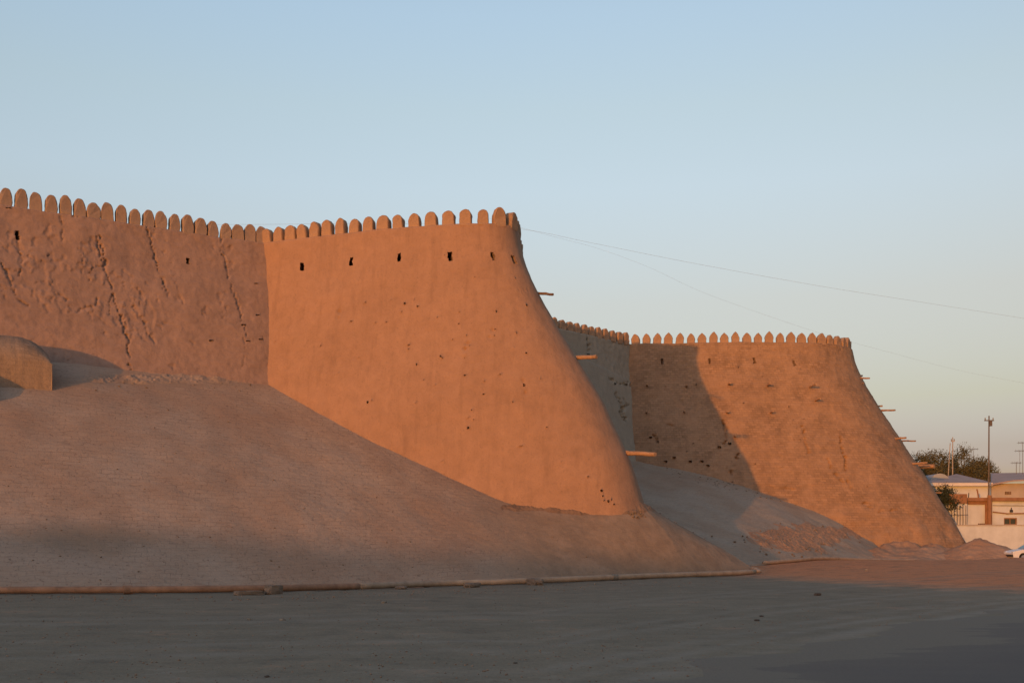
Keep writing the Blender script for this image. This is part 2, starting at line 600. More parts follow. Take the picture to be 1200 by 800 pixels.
        for ring, dv in loops:                                 # loopholes: parts of their own
            n = len(ring)
            vs = [V[jj, ii] for jj, ii in ring] + [V[jj, ii] + dv for jj, ii in ring]
            fs = [(k, (k + 1) % n, n + (k + 1) % n, n + k) for k in range(n)] + [tuple(range(n, 2 * n))]
            mb = MB(); mb.add(vs, fs)
            c = Vector(np.mean([V[jj, ii] for jj, ii in ring], axis=0))
            mb.build('loophole', M['hole'], parent, c, c - Vector(origin), fix=False)
        return o

    def top_at(s, dist):
        x = np.interp(dist, s.len, s.P[:, 0]); y = np.interp(dist, s.len, s.P[:, 1])
        tx = np.interp(dist, s.len, s.T[:, 0]); ty = np.interp(dist, s.len, s.T[:, 1])
        return x, y, math.atan2(ty, tx)


# ------------------------------------------------------------------ merlons
def merlon_mesh(name, w, h, th, point, seed):
    """upright slab with a rounded (point=0) or ogive (point=1) head"""
    prof = []
    sh = h * (.46 if point < .5 else .42)
    n = 9
    for k in range(4): prof.append((w / 2 * (1 + .03 * math.sin(k)), -.12 + (sh + .12) * k / 3))
    for k in range(1, n + 1):
        a = k / n
        if point < .5: x = w / 2 * math.cos(a * math.pi / 2) ** .95
        else: x = w / 2 * (1 - a ** 2.1)
        z = sh + (h - sh) * (math.sin(a * math.pi / 2) ** .95 if point < .5 else a)
        prof.append((x, z))
    prof = [(x, z) for x, z in prof]
    m = len(prof)
    bm = bmesh.new()
    lay = []
    for yy, k in ((-th / 2, .88), (-th / 2 + .06, 1.0), (0, 1.02), (th / 2 - .06, 1.0), (th / 2, .88)):
        L = []
        for x, z in prof[:-1]: L.append((x * k, yy, z if k > .9 else (z - .04 if z > .2 else z)))
        top = prof[-1]; L.append((0, yy, top[1] if k > .9 else top[1] - .05))
        for x, z in reversed(prof[:-1]): L.append((-x * k, yy, z if k > .9 else (z - .04 if z > .2 else z)))
        row = []
        for x, y, z in L:
            q = Vector((x * 3 + seed * 7.3, y * 3, z * 3))
            d = noise.noise_vector(q) * .05 + noise.noise_vector(q * 2.7) * .022
            row.append(bm.verts.new((x + d.x, y + d.y, z + d.z * .6)))
        lay.append(row)
    for r0, r1 in zip(lay[:-1], lay[1:]):
        for k in range(len(r0)):
            k2 = (k + 1) % len(r0)
            bm.faces.new((r0[k], r0[k2], r1[k2], r1[k]))
    bm.faces.new(lay[0][::-1]); bm.faces.new(lay[-1])
    bmesh.ops.recalc_face_normals(bm, faces=bm.faces)
    me = bpy.data.meshes.new(name); bm.to_mesh(me); bm.free()
    for p in me.polygons: p.use_smooth = len(p.vertices) == 4
    return me


def merlons(wall, parent, origin, d0, d1, step, meshes, inset=.3, jit=.03):
    d = d0
    k = 0
    st0, st1 = step if isinstance(step, tuple) else (step, step)
    while d < d1:
        x, y, a = wall.top_at(d)
        o = bpy.data.objects.new('merlon', meshes[k % len(meshes)] if random.random() < .5 else random.choice(meshes))
        COL.objects.link(o)
        o.parent = parent
        nx, ny = math.sin(a), -math.cos(a)
        o.location = Vector((x - nx * inset, y - ny * inset, wall.ztop)) - Vector(origin)
        o.rotation_euler = (random.uniform(-.05, .05), random.uniform(-.05, .05), a + random.uniform(-.05, .05))
        o.scale = (random.uniform(.9, 1.12), random.uniform(.9, 1.1), random.uniform(.88, 1.06))
        d += st0 + (st1 - st0) * min(1, (d - d0) / max(.1, d1 - d0)) + random.uniform(-jit, jit); k += 1


def mset(mat, w, h, th, point, base):
    r = []
    for i in range(5):
        me = merlon_mesh('merlon', w, h, th, point, base + i)
        me.materials.append(M[mat]); r.append(me)
    return r


def beam(parent, origin, p0, p1, r, mat='timber', name='drain_spout', label=None):
    p0, p1 = Vector(p0), Vector(p1)
    pts = [p0.lerp(p1, k / 6) + Vector((0, 0, .012 * math.sin(k * 2.1))) for k in range(7)]
    mb = MB(); mb.tube(pts, [r * (1 - .03 * k) for k in range(7)], 10, wob=.25)
    o = mb.build(name, M[mat], parent, p0, p0 - Vector(origin), smooth=False)
    if label: o['label'] = label
    return o


ZT = 19.8
PROF = [(-1, 0), (0, 0), (1.2, .12), (2.15, .42), (4.15, 1.3), (5.65, 2.15), (9.9, 4.6), (13.4, 6.1), (16.6, 7.0), (20, 8.2), (24, 9.2)]

# ================================================================== first curtain wall (left)
cw_o = Vector((-24, 57, 10.5))
cw = empty('curtain_wall', cw_o, 'weathered mud-plastered curtain wall with long jagged cracks, at the left of the picture', 'wall')
W1 = Wall([(-42, 47.0), (-34, 51.3), (-27.5, 55.0), (-21, 58.7), (-15.1, 62.0), (-12, 63.7)], ZT, 8.0, .065, .065,
          [(-1, 0), (0, 0), (2, .35), (8.3, 2.2), (12, 3.2)], [(-50, 1), (0, 1)], amp=(.16, .05, .022), seed=2.0)
cr = [
    ([(133, 345), (128, 356), (130, 368)], 1.6, .2), ([(140, 368), (147, 378), (146, 392)], 1.4, .18), ([(60, 330), (66, 345), (78, 352), (84, 368)], 1.3, .16),
    ([(30, 300), (45, 306), (58, 300)], 1.2, .14), ([(187, 322), (192, 326), (190, 345)], 1.2, .14), ([(285, 395), (287, 412), (284, 430)], 1.0, .12), ([(90, 290), (98, 306), (96, 322)], 1.2, .15),
    ([(150, 345), (143, 338), (147, 328)], 1.2, .14), ([(200, 300), (204, 330), (214, 356)], .9, .09),
    ([(113, 274), (118, 300), (124, 318), (133, 345), (140, 368), (150, 400), (153, 440)], 2.3, .30),
    ([(117, 276), (121, 296), (124, 312)], 3.0, .32),
    ([(172, 262), (177, 284), (181, 300), (187, 322), (196, 342)], 2.2, .3),
    ([(258, 278), (262, 300), (266, 316), (272, 340), (282, 368), (290, 395)], 1.7, .2),
    ([(71, 252), (73, 275), (72, 290)], 1.3, .16),
    ([(18, 270), (23, 292), (26, 312), (23, 322)], 2.2, .2),
    ([(2, 308), (10, 326), (16, 342), (22, 352), (34, 358)], 2.2, .25),
    ([(105, 330), (105, 318), (110, 311), (120, 314), (124, 305)], 1.4, .18),
    ([(92, 365), (100, 360), (112, 358), (115, 350)], 1.6, .2),
    ([(112, 370), (126, 380), (138, 392)], 1.2, .14),
    ([(157, 350), (156, 364), (163, 358), (166, 346), (160, 338)], 1.2, .16),
    ([(166, 370), (172, 388), (181, 402)], 1.8, .2),
    ([(40, 333), (52, 328), (64, 330)], 1.2, .12),
    ([(72, 250), (84, 253), (92, 255)], 1.2, .16),
]
for ln, w_, d_ in cr: W1.crack(ln, w_ * .52, d_ * .55)
# peeled plaster: rough patches set back from the skin
pe = np.zeros((W1.nv, W1.nu))
for j in range(W1.nv):
    for i in range(W1.nu):
        px, py = W1.px[j, i], W1.py[j, i]
        x, y, z = W1.V[j, i]
        reg = max(0, 1 - ((px - 55) / 85) ** 2 - ((py - 320) / 60) ** 2) * .55 + max(0, 1 - ((px - 165) / 40) ** 2 - ((py - 365) / 55) ** 2) * .45 \
            + max(0, 1 - ((px - 268) / 12) ** 2 - ((py - 300) / 30) ** 2) * .5 + max(0, 1 - ((px - 120) / 45) ** 2 - ((py - 345) / 50) ** 2) * .4
        q = .6 * fbm(x * .8, y * .8 + 5, z * .55, 5) + .55 * fbm(x * 2.3, y * 2.3 + 5, z * 1.5, 4) + reg * 1.45 - .55
        if q > 0: pe[j, i] = min(q * 2.2, .045) + .025 * abs(n3(x * 6, y * 6, z * 6)) * min(1, q * 5)
W1.push(pe)
W1.hole(20, 276, .2, .55, .9, (-.2, 0, 0), True)
W1.hole(219, 306, .22, .4, .9, (-.2, 0, 0), True)
for x, y in ((300, 331), (302, 369), (290, 399), (285, 380), (11, 239), (12, 240), (247, 399), (305, 397)):
    W1.hole(x, y, .28, .08, .25)
W1.build('wall_body', M['plaster_old'], cw, cw_o)
MR = mset('merlon', .63, 1.03, .5, 0, 0)
d_end = W1.len[np.argmin(np.abs(W1.P[:, 0] + 15.2))]
merlons(W1, cw, cw_o, d_end - .735 * 30, d_end + .2, .735, MR)

# ================================================================== near bastion
ba_o = Vector((-2, 54, 3.7))
ba = empty('bastion', ba_o, 'large smooth orange plastered bastion lit by low sun, nearest the middle of the picture', 'bastion')
WA = Wall([(-20, 64.2), (-15.1, 62.0), (-9, 59.75), (-4.5, 58.5), (-1.8, 58.05), (-.6, 58.25), (.15, 58.9), (.42, 60), (.6, 63), (.9, 70), (1.4, 79), (2.2, 87)],
          ZT, .5, .10, .10, PROF, [(-20, .40), (-15.1, .42), (-9, .64), (-4.5, .76), (-1.8, .86), (-.2, .95), (.4, 1.0), (3, 1.0)],
          fine_corner=2.2, amp=(.12, .035, .014), seed=11.0,
          field=[(-.15, -.38), (-.14, -.40), (.10, -.41), (.45, -.42), (.76, -.42), (.93, -.40), (1.03, -.31), (1.05, -.18), (1.05, -.05), (1.05, 0), (1.05, 0), (1.05, 0)])
WA.crack([(403, 355), (398, 365), (396, 373)], 1.3, .14)
WA.crack([(548, 400), (545, 410), (542, 418)], 1.5, .2)
WA.crack([(577, 387), (575, 397)], 1.3, .16)
WA.crack([(613, 445), (616, 462)], 1.2, .12)
WA.crack([(602, 340), (617, 341)], 1.0, .05)
LH = [(353, 311), (412, 305), (468, 301), (526, 300), (577, 299), (602, 304)]
for x, y in LH: WA.hole(x, y, random.choice((.2, .3)), .5, 1.5, (-.42, 0, 0), True)
pits = [(490, 249 + 110), (427, 354), (457, 351), (475, 356), (470, 366), (536, 365), (581, 364), (617, 357), (536, 378), (545, 392), (548, 405), (543, 418), (577, 393),
        (579, 385), (479, 402), (514, 418), (518, 420), (487, 426), (545, 438), (585, 438), (564, 461), (494, 444), (322, 400), (613, 452), (617, 413), (604, 390),
        (688, 558), (705, 580), (707, 586), (712, 588), (718, 590), (704, 574), (716, 586), (528, 397), (412, 375), (438, 378), (376, 405), (430, 470), (600, 470), (640, 500), (548, 500), (655, 540)]
for x, y in pits: WA.hole(x, y, random.choice((.1, .1, .12, .2)), random.choice((.1, .2, .2)), .3, (-.5, 0, .3), False, random.uniform(.35, .75))
for k in range(26):
    WA.hole(random.gauss(540, 80), random.gauss(430, 60), .1, random.choice((.1, .2)), .2, (-.5, 0, .3), False, random.uniform(.2, .5))
WA.build('wall_body', M['plaster'], ba, ba_o)
MA = mset('merlon_b', .68, .90, .5, 0, 20)
dA = WA.len[np.argmin(np.abs(WA.P[:, 0] + 14.9))]
dC = WA.len[np.argmin(np.hypot(WA.P[:, 0] - .3, WA.P[:, 1] - 59.2))]
merlons(WA, ba, ba_o, dA, dC + .3, (.80, 1.13), MA)
merlons(WA, ba, ba_o, dC + 1.2, dC + 24, .945, MA)
# timber spouts standing out of the face and of the far flank
beam(ba, ba_o, at(624, 343, 59.6), at(648, 345, 57.9), .085, 'timber_dark')
beam(ba, ba_o, at(655, 420, 59.4), at(699, 418, 57.5), .13)
beam(ba, ba_o, at(724, 530, 58.0), at(768, 532, 55.8), .135)
j, i = WA.nearest(622, 340)
p = Vector(WA.V[j, i]); beam(ba, ba_o, p + Vector((.3, .4, .0)), p + Vector((-.55, -.45, .06)), .07, 'timber')
j, i = WA.nearest(712, 528)
p = Vector(WA.V[j, i]); beam(ba, ba_o, p + Vector((.3, .5, .0)), p + Vector((-.55, -.35, .03)), .09, 'timber')

# ================================================================== second curtain wall (in shade)
c2_o = Vector((6, 88, 8.5))
c2 = empty('curtain_wall', c2_o, 'shaded grey curtain wall in the gap between the two bastions', 'wall')
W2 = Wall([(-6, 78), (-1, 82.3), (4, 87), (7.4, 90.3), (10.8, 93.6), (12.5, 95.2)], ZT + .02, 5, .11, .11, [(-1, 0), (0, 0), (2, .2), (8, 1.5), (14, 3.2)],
          [(-20, 1), (20, 1)], amp=(.15, .05, .02), seed=31.0)
for ln in ([(725, 470), (722, 462), (726, 466), (730, 478), (734, 494)], [(732, 466), (735, 474), (731, 480)], [(727, 484), (731, 492), (736, 488)], [(688, 398), (690, 410)],
           [(716, 446), (730, 449), (745, 452)]):
    W2.crack(ln, 1.3, .28)
for x, y in ((720, 448), (733, 450), (690, 413)): W2.hole(x, y, .3, .16, .4)
up = ((W2.py < 445 + (W2.px - 735) * .5) & (W2.px > 688))
rough = np.zeros((W2.nv, W2.nu))
for j in range(W2.nv):
    for i in range(W2.nu):
        if up[j, i]:
            x, y, z = W2.V[j, i]; rough[j, i] = .10 + .05 * n3(x * 3, y * 3, z * 3)
W2.push(rough)
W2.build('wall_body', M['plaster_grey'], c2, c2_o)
MC = mset('merlon_b', .64, .95, .5, 0, 40)
d2 = W2.len[np.argmin(np.abs(W2.P[:, 0] - 10.5))]
merlons(W2, c2, c2_o, d2 - .95 * 14, d2 + .2, .95, MC)

# ================================================================== far bastion
bb_o = Vector((22, 90, 3))
bb = empty('bastion', bb_o, 'far rough mud-brick bastion with pointed merlons, left half shadowed, at the right', 'bastion')
WB = Wall([(9.0, 95.0), (10.9, 93.7), (15, 93.2), (20, 92.8), (25.2, 92.8), (28.6, 93.4), (31.0, 95.0), (32.3, 97.4), (32.6, 101), (32.3, 108), (31.3, 116)],
          ZT, -.5, .115, .105, [(-1, 0), (0, 0), (1.0, .25), (2.35, .75), (5.9, 2.6), (9.4, 4.75), (12.9, 6.85), (16, 8.6), (19.2, 10.1), (22, 10.8)],
          [(9, .55), (11, .6), (18, .74), (24, .79), (29, .88), (31.5, 1.0), (40, 1.0)], fine_corner=2.0, amp=(.15, .05, .035), seed=51.0,
          field=[(-.05, -.55), (0, -.58), (.1, -.64), (.35, -.61), (.62, -.57), (.80, -.52), (.95, -.42), (1.0, -.25), (1.0, -.1), (1.0, 0), (1.0, 0)])
for ln, w_, d_ in [([(848, 494), (850, 508), (848, 520)], 1.4, .4), ([(866, 530), (861, 545), (857, 556)], 1.3, .4), ([(940, 500), (944, 516), (947, 531)], 1.0, .3),
                   ([(982, 503), (985, 520), (990, 538), (993, 560), (996, 572)], 1.1, .35), ([(970, 540), (978, 556), (988, 566)], .9, .25),
                   ([(765, 508), (769, 514), (770, 520)], 1.3, .3), ([(781, 497), (790, 499)], 1.2, .2), ([(900, 570), (930, 575)], .9, .1), ([(1010, 590), (1030, 600), (1050, 598)], 1.0, .2)]:
    WB.crack(ln, w_, d_)
for x, y in ((776, 423), (831, 422), (884, 422), (931, 425), (979, 428)): WB.hole(x, y, .26, .55, 1.4, (-.4, 0, 0), True)
for k in range(46):
    x = random.uniform(760, 1060); y = random.uniform(430, 600)
    WB.hole(x, y, .12, .1, .3, (-.5, 0, .3), False, random.uniform(.3, .8))
for x, y in ((763, 512), (770, 518), (829, 545), (832, 546), (781, 540), (790, 536), (810, 540), (822, 540), (855, 520), (843, 524)):
    WB.hole(x, y, .25, .2, .4)
# crumbled foot of the wall
low = np.zeros((WB.nv, WB.nu))
for j in range(WB.nv):
    for i in range(WB.nu):
        x, y, z = WB.V[j, i]
        k = max(0, min(1, (6.5 - z) / 4)) * (x > 20)
        low[j, i] = .16 * k * fbm(x * .6, y * .6, z * .6, 5) + .03 * n3(x * 2, y * 2, z * 8)
WB.push(low)
WB.build('wall_body', M['brickmud'], bb, bb_o)
MBm = mset('merlon_b', .74, .98, .45, 1, 60)
dB = WB.len[np.argmin(np.abs(WB.P[:, 0] - 11.3))]
merlons(WB, bb, bb_o, dB, dB + 29, 1.01, MBm)
for x, y, ln in ((760, 452, .45), (806, 452, .45), (855, 451, .5), (900, 452, .8), (950, 453, 1.2), (957, 469, .8), (759, 483, .4), (803, 483, .4), (854, 483, .4), (905, 484, .6),
                 (862, 511, .4), (993, 441, 1.2), (1019, 476, .9), (1050, 514, .7), (1070, 543, 1.0)):
    j, i = WB.nearest(x, y)
    p = Vector(WB.V[j, i]); n_ = Vector((WB.N[i, 0], WB.N[i, 1], 0)); t_ = Vector((WB.T[i, 0], WB.T[i, 1], 0))
    q = p - t_ * .1
    beam(bb, bb_o, q - n_ * .4, q + n_ * (ln + .3) + Vector((0, 0, .03)), .10)
for x0, y0, x1, y1, r in ((990, 443, 1019, 443, .09), (1000, 449, 1012, 449, .06), (1020, 481, 1049, 480.5, .10), (1045, 516, 1073, 516.5, .08), (1050, 512.5, 1058, 512.5, .06),
                          (1060, 547, 1095, 546, .22), (1075, 577, 1103, 577, .08)):
    beam(bb, bb_o, at(x0, y0, 96.5), at(x1, y1, 94.3), r)

# ================================================================== paved glacis in front of the walls
def ruled(name, toe, top, nu, nv, mat, amp, seed, label, over=1.12, hfun=None, cat=None, kind=None, hump=None):
    A = spline(toe, 400); B = spline(top, 400)
    # keep rail correspondence: interpolate both against the shared control index
    def byindex(pts, n):
        P = np.array(pts, float); k = np.arange(len(P))
        u = np.linspace(0, len(P) - 1, n)
        C = np.zeros((n, 3))
        for q, uu in enumerate(u):
            i = min(int(uu), len(P) - 2); f = uu - i
            p0 = P[max(i - 1, 0)]; p1 = P[i]; p2 = P[i + 1]; p3 = P[min(i + 2, len(P) - 1)]
            C[q] = .5 * ((2 * p1) + (p2 - p0) * f + (2 * p0 - 5 * p1 + 4 * p2 - p3) * f * f + (3 * p1 - p0 - 3 * p2 + p3) * f ** 3)
        return C
    A = byindex(toe, nu); B = byindex(top, nu)
    su = np.concatenate([[0], np.cumsum(np.linalg.norm(np.diff((A + B) / 2, axis=0), axis=1))])
    V = np.zeros((nv, nu, 3)); UV = np.zeros((nv, nu, 2))
    for j in range(nv):
        f = j / (nv - 1) * over - .02
        P = A + (B - A) * f
        ln = np.linalg.norm(B - A, axis=1)
        for i in range(nu):
            x, y, z = P[i]
            e = amp[0] * fbm(x * .15 + seed, y * .15, 0, 3) + amp[1] * n3(x * .8, y * .8, seed) + amp[2] * n3(x * 3.5, y * 3.5, seed)
            if hump is not None and 0 < f < 1.05: e += hump(i / (nu - 1) * (len(toe) - 1), f)
            if hfun: e += hfun(x, y, z)
            V[j, i] = (x, y, z + e)
            UV[j, i] = (su[i], f * ln[i])
    faces = [(j * nu + i, j * nu + i + 1, (j + 1) * nu + i + 1, (j + 1) * nu + i) for j in range(nv - 1) for i in range(nu - 1)]
    # apron down into the ground at both ends so the bank has a body
    verts = V.reshape(-1, 3).tolist(); uv = UV.reshape(-1, 2).tolist()
    for i in (0, nu - 1):
        b = len(verts)
        for j in range(nv):
            x, y, z = V[j, i]; verts.append([x, y, -1.0]); uv.append([su[i] + .3, UV[j, i, 1]])
        for j in range(nv - 1):
            q = (j * nu + i, (j + 1) * nu + i, b + j + 1, b + j)
            faces.append(q if i else q[::-1])
    me = bpy.data.meshes.new(name); me.from_pydata(verts, [], faces)
    l = me.uv_layers.new(name='UVMap'); li = np.zeros(len(me.loops), int); me.loops.foreach_get('vertex_index', li)
    l.data.foreach_set('uv', np.array(uv)[li].astype(np.float32).ravel())
    me.polygons.foreach_set('use_smooth', np.ones(len(me.polygons), bool)); me.update()
    o = link(name, me, mat)
    return tag(o, label, cat, None, kind), V


toe1 = [(-46, 24, 0), (-30, 31.5, 0), (-18.5, 37.0, -.03), (-10.55, 42.2, -.22), (-5.9, 44.9, -.18), (-.9, 47.9, -.12), (4.2, 51, -.085), (9.4, 54.2, 0), (13.7, 57.2, .05)]
top1 = [(-44, 45.5, 11.4), (-33, 50.8, 11.4), (-25.5, 53.9, 11.35), (-14.6, 60.0, 11.1), (-7.4, 59.5, 8.35), (-.4, 57.5, 4.85), (3.2, 58.2, 5.0), (5.0, 58.9, 5.0), (4.6, 60.2, 4.95)]


def hump1(k, f):
    a = np.interp(k, [0, 1.6, 2.4, 3.0], [.35, .35, .15, 0]) * max(0, math.sin(math.pi * min(1, f) ** 1.9))
    b = np.interp(k, [3.8, 5, 6, 7, 8], [0, .15, .5, 1.15, .4]) * max(0, math.sin(math.pi * min(1, f) ** .85))
    return a + b


slope1, V1 = ruled('embankment', toe1, top1, 460, 230, M['paving'], (.12, .04, .02), 3.0,
               'large brick-paved sloping embankment below the cracked wall and the near bastion', 1.1, None, 'embankment', None, hump1)

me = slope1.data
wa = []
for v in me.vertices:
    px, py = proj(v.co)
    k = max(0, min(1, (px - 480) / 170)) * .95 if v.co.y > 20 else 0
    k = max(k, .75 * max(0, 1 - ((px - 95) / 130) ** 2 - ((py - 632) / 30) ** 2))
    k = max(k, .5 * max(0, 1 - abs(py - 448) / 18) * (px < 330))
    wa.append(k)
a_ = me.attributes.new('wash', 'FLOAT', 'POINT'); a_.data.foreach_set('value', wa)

toe2 = [(10.5, 60, .0), (15.3, 64.3, .12), (18.8, 68, .15), (22.0, 72, .2), (25.4, 76.3, .2), (28.9, 80, .23), (31.6, 82, .25)]
top2 = [(2.0, 80, 7.7), (8.0, 88.5, 8.8), (14.5, 89.3, 8.1), (20.3, 88.6, 6.5), (26.3, 88.3, 4.3), (31.8, 88.5, 1.4), (34.5, 88.0, .5)]


def h2(x, y, z):
    px, py = HX + F * x / y, HY - F * (z - EYE) / y
    return .05 * max(0, (px - 880) / 100) * fbm(x * .8, y * .8, 1, 4)


slope2, V2 = ruled('embankment', toe2, top2, 260, 170, M['paving_pale'], (.2, .04, .02), 8.0,
               'smaller paved sloping embankment between the two bastions, half in shadow', 1.1, h2, 'embankment')

# loose orange earth that has slid down in front of the far bastion
def mound(name, cx, cy, rx, ry, h, mat, label, cat, rough=.35, rz=0.0, n=90, seed=0.0, shape=1.3, zb=0.0):
    V, Fc = [], []
    c, s_ = math.cos(rz), math.sin(rz)
    for j in range(n + 1):
        for i in range(n + 1):
            u, v = i / n * 2 - 1, j / n * 2 - 1
            r = math.hypot(u, v)
            x, y = u * rx, v * ry
            k = max(0, 1 - r) ** shape
            z = h * k * (1 + rough * fbm(x * .5 + seed, y * .5, seed, 5)) + .07 * min(1, k * 5) * fbm(x * 2.5, y * 2.5, seed + 4, 4) - .08 * (1 - min(1, k * 8))
            V.append((x * c - y * s_, x * s_ + y * c, z))
    m = n + 1
    Fc = [(j * m + i, j * m + i + 1, (j + 1) * m + i + 1, (j + 1) * m + i) for j in range(n) for i in range(n)]
    me = bpy.data.meshes.new(name); me.from_pydata(V, [], Fc)
    me.polygons.foreach_set('use_smooth', np.ones(len(me.polygons), bool)); me.update()
    o = link(name, me, mat, None, (cx, cy, zb))
    return tag(o, label, cat)


mound('earth_bank', 33.0, 85.0, 12, 5.5, 1.7, M['loose'], 'crumbled orange earth banked against the foot of the far bastion', 'earth bank', .35, .42, 120, 2.0, 1.2, .05)
mound('dirt_pile', 38.0, 83.0, 5.4, 4.2, 2.1, M['loose'], 'pointed brown dirt pile between the far bastion and the parked car', 'dirt pile', .12, .1, 100, 7.0, 1.0, -.05)
# broken patch on the smaller embankment: bare clods where the bricks are gone, lying on the slope
def drape(name, Vg, cx, cy, rx, ry, mat, label, cat, seed):
    nv, nu = Vg.shape[:2]
    idx, vs, fs = {}, [], []
    H = np.full((nv, nu), -1.0)
    for j in range(nv):
        for i in range(nu):
            x, y, z = Vg[j, i]
            px, py = HX + F * x / y, HY - F * (z - EYE) / y
            H[j, i] = 1 - ((px - cx) / rx) ** 2 - ((py - cy) / ry) ** 2 + .75 * fbm(x * .5 + seed, y * .5, z, 5)
    sub = 2
    def vert(j, i, a, b):
        key = (j * sub + a, i * sub + b)
        if key in idx: return idx[key]
        jj, ii = key[0] / sub, key[1] / sub
        j0, i0 = min(int(jj), nv - 2), min(int(ii), nu - 2); u, v = jj - j0, ii - i0
        p = (Vg[j0, i0] * (1 - u) * (1 - v) + Vg[j0 + 1, i0] * u * (1 - v) + Vg[j0, i0 + 1] * (1 - u) * v + Vg[j0 + 1, i0 + 1] * u * v)
        h = H[j0, i0] * (1 - u) * (1 - v) + H[j0 + 1, i0] * u * (1 - v) + H[j0, i0 + 1] * (1 - u) * v + H[j0 + 1, i0 + 1] * u * v
        k = max(0, min(1, h * 2))
        x, y, z = p
        e = -.03 + k * (.07 + .13 * abs(fbm(x * 1.1 + seed, y * 1.1, seed, 3)) + .10 * abs(n3(x * 4.2, y * 4.2, seed)))
        idx[key] = len(vs); vs.append((x, y, z + e)); return idx[key]
    for j in range(nv - 1):
        for i in range(nu - 1):
            if max(H[j, i], H[j + 1, i], H[j, i + 1], H[j + 1, i + 1]) <= 0: continue
            for a in range(sub):
                for b in range(sub):
                    fs.append((vert(j, i, a, b), vert(j, i, a, b + 1), vert(j, i, a + 1, b + 1), vert(j, i, a + 1, b)))
    me = bpy.data.meshes.new(name); me.from_pydata(vs, [], fs); me.update()
    return tag(link(name, me, mat), label, cat)


M['crumble'] = earth('crumbled brown earth', (.20, .125, .08), (.14, .088, .058), (.27, .175, .115), (1, 1, 1), 1.0)
drape('rubble_patch', V2, 940, 630, 62, 17, M['loose'], 'broken patch of bare orange rubble on the smaller embankment', 'rubble', 12.0)

drape('crumbled_earth', V1, 676, 594, 104, 8, M['crumble'], 'narrow strip of crumbled brown earth along the foot of the near bastion', 'earth strip', 5.0)
M['pale_crumble'] = earth('crumbled pale earth', (.30, .215, .155), (.24, .165, .115), (.36, .26, .19), (1, 1, 1), .8)
drape('crumbled_earth', V1, 190, 444.5, 125, 5, M['pale_crumble'], 'thin line of crumbled earth along the foot of the cracked wall', 'earth strip', 9.0)

# ================================================================== ground: one sheet
def shade_ridge(x, y):  # unseen rise behind the camera, added to shade the lower slope and foreground
    q = x * .4415 + y * .897
    p = x * .897 - y * .4415
    h = np.interp(p, [-140, -60, -33, -14, -9, -6, -2, 2, 10, 30, 60, 140], [4.5, 7.4, 7.1, 6.0, 5.5, 5.0, 4.75, 4.5, 4.0, 3.2, 2.6, 2.2])
    g = math.exp(-((q + 120) / 16) ** 2) if q > -120 else max(0.0, 1 - (-120 - q) / 200)
    return h * g * (1 + .05 * n3(x * .05, y * .05, 1.0) + .05 * n3(x * .2, y * .2, 4.0))


def ground_z(x, y):
    z = .18 * max(0, min(1, (y - 56) / 10)) * max(0, min(1, (x - 8) / 6))
    z += .40 * math.exp(-((x - 41) / 7) ** 2 - ((y - 75.5) / 3.2) ** 2)
    q_ = max(0, min(1, (y - 26) / 36)); z += .30 * max(0, min(1, (x - 10) / 12)) * q_ * q_ * (3 - 2 * q_) * max(0, min(1, (78 - y) / 8))
    if y > 20: z -= .23 * math.exp(-((x + 7) / 9) ** 2 - ((y - 44.5) / 6.5) ** 2)
    z += .03 * n3(x * .12, y * .12, 0) + .015 * n3(x * .7, y * .7, 2)
    if y < 5: z += shade_ridge(x, y)
    if y > 130: z -= .0
    return z


gx = np.concatenate([np.linspace(-900, -90, 28), np.linspace(-85, -22, 50), np.linspace(-21, 50, 285), np.linspace(52, 120, 40), np.linspace(140, 1500, 30)])
gy = np.concatenate([np.linspace(-420, -60, 60), np.linspace(-56, 8, 40), np.linspace(8.3, 60, 200), np.linspace(60.5, 120, 110), np.linspace(130, 3000, 40)])
V = []
for y in gy:
    for x in gx:
        z = ground_z(x, y)
        if 5 < y < 90 and -40 < x < 50: z += .02 * n3(x * .9, y * 2.2, 5) + .012 * n3(x * 1.9, y * 2.6, 5) + .006 * n3(x * 5, y * 7, 5)
        V.append((x, y, z))
nx = len(gx)
me = bpy.data.meshes.new('ground')
me.from_pydata(V, [], [(j * nx + i, j * nx + i + 1, (j + 1) * nx + i + 1, (j + 1) * nx + i) for j in range(len(gy) - 1) for i in range(nx - 1)])
me.polygons.foreach_set('use_smooth', np.ones(len(me.polygons), bool)); me.update()
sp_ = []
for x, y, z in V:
    k = max(0, min(1, 1.7 * (1 - ((x - 27) / 18.5) ** 2 - ((y - 62) / 37) ** 2))) if 20 < y < 120 else 0  # sunlit orange of the right-hand ground, put into the earth colour
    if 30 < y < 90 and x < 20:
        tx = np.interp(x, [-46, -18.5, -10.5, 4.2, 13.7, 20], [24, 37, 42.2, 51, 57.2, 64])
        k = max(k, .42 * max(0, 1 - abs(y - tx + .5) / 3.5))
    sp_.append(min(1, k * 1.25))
edge = [at(640, 835, F * EYE / 200), at(760, 800, F * EYE / 165), at(900, 768, F * EYE / 133), at(1050, 736, F * EYE / 101), at(1200, 712, F * EYE / 77), at(1420, 690, F * EYE / 55), at(1800, 676, F * EYE / 41)]
LX, LY = np.array([p.x for p in edge]), np.array([p.y for p in edge])
trk = []
for x, y, z in V:
    if not (8 < y < 60 and -30 < x < 50): trk.append(0.0); continue
    e = y - np.interp(x, np.concatenate([[-30], LX]), np.concatenate([[4], LY])) + .5 * n3(x * .15, y * .1, 6)
    k = 0.0
    for off, wd, a0 in ((.5, .45, .9), (1.9, .3, .8), (3.2, .35, .55), (6.2, .3, .6), (7.7, .3, .6), (13.0, .5, .45), (14.7, .5, .4)):
        k = max(k, a0 * math.exp(-((e - off) / wd) ** 2))
    trk.append(k)
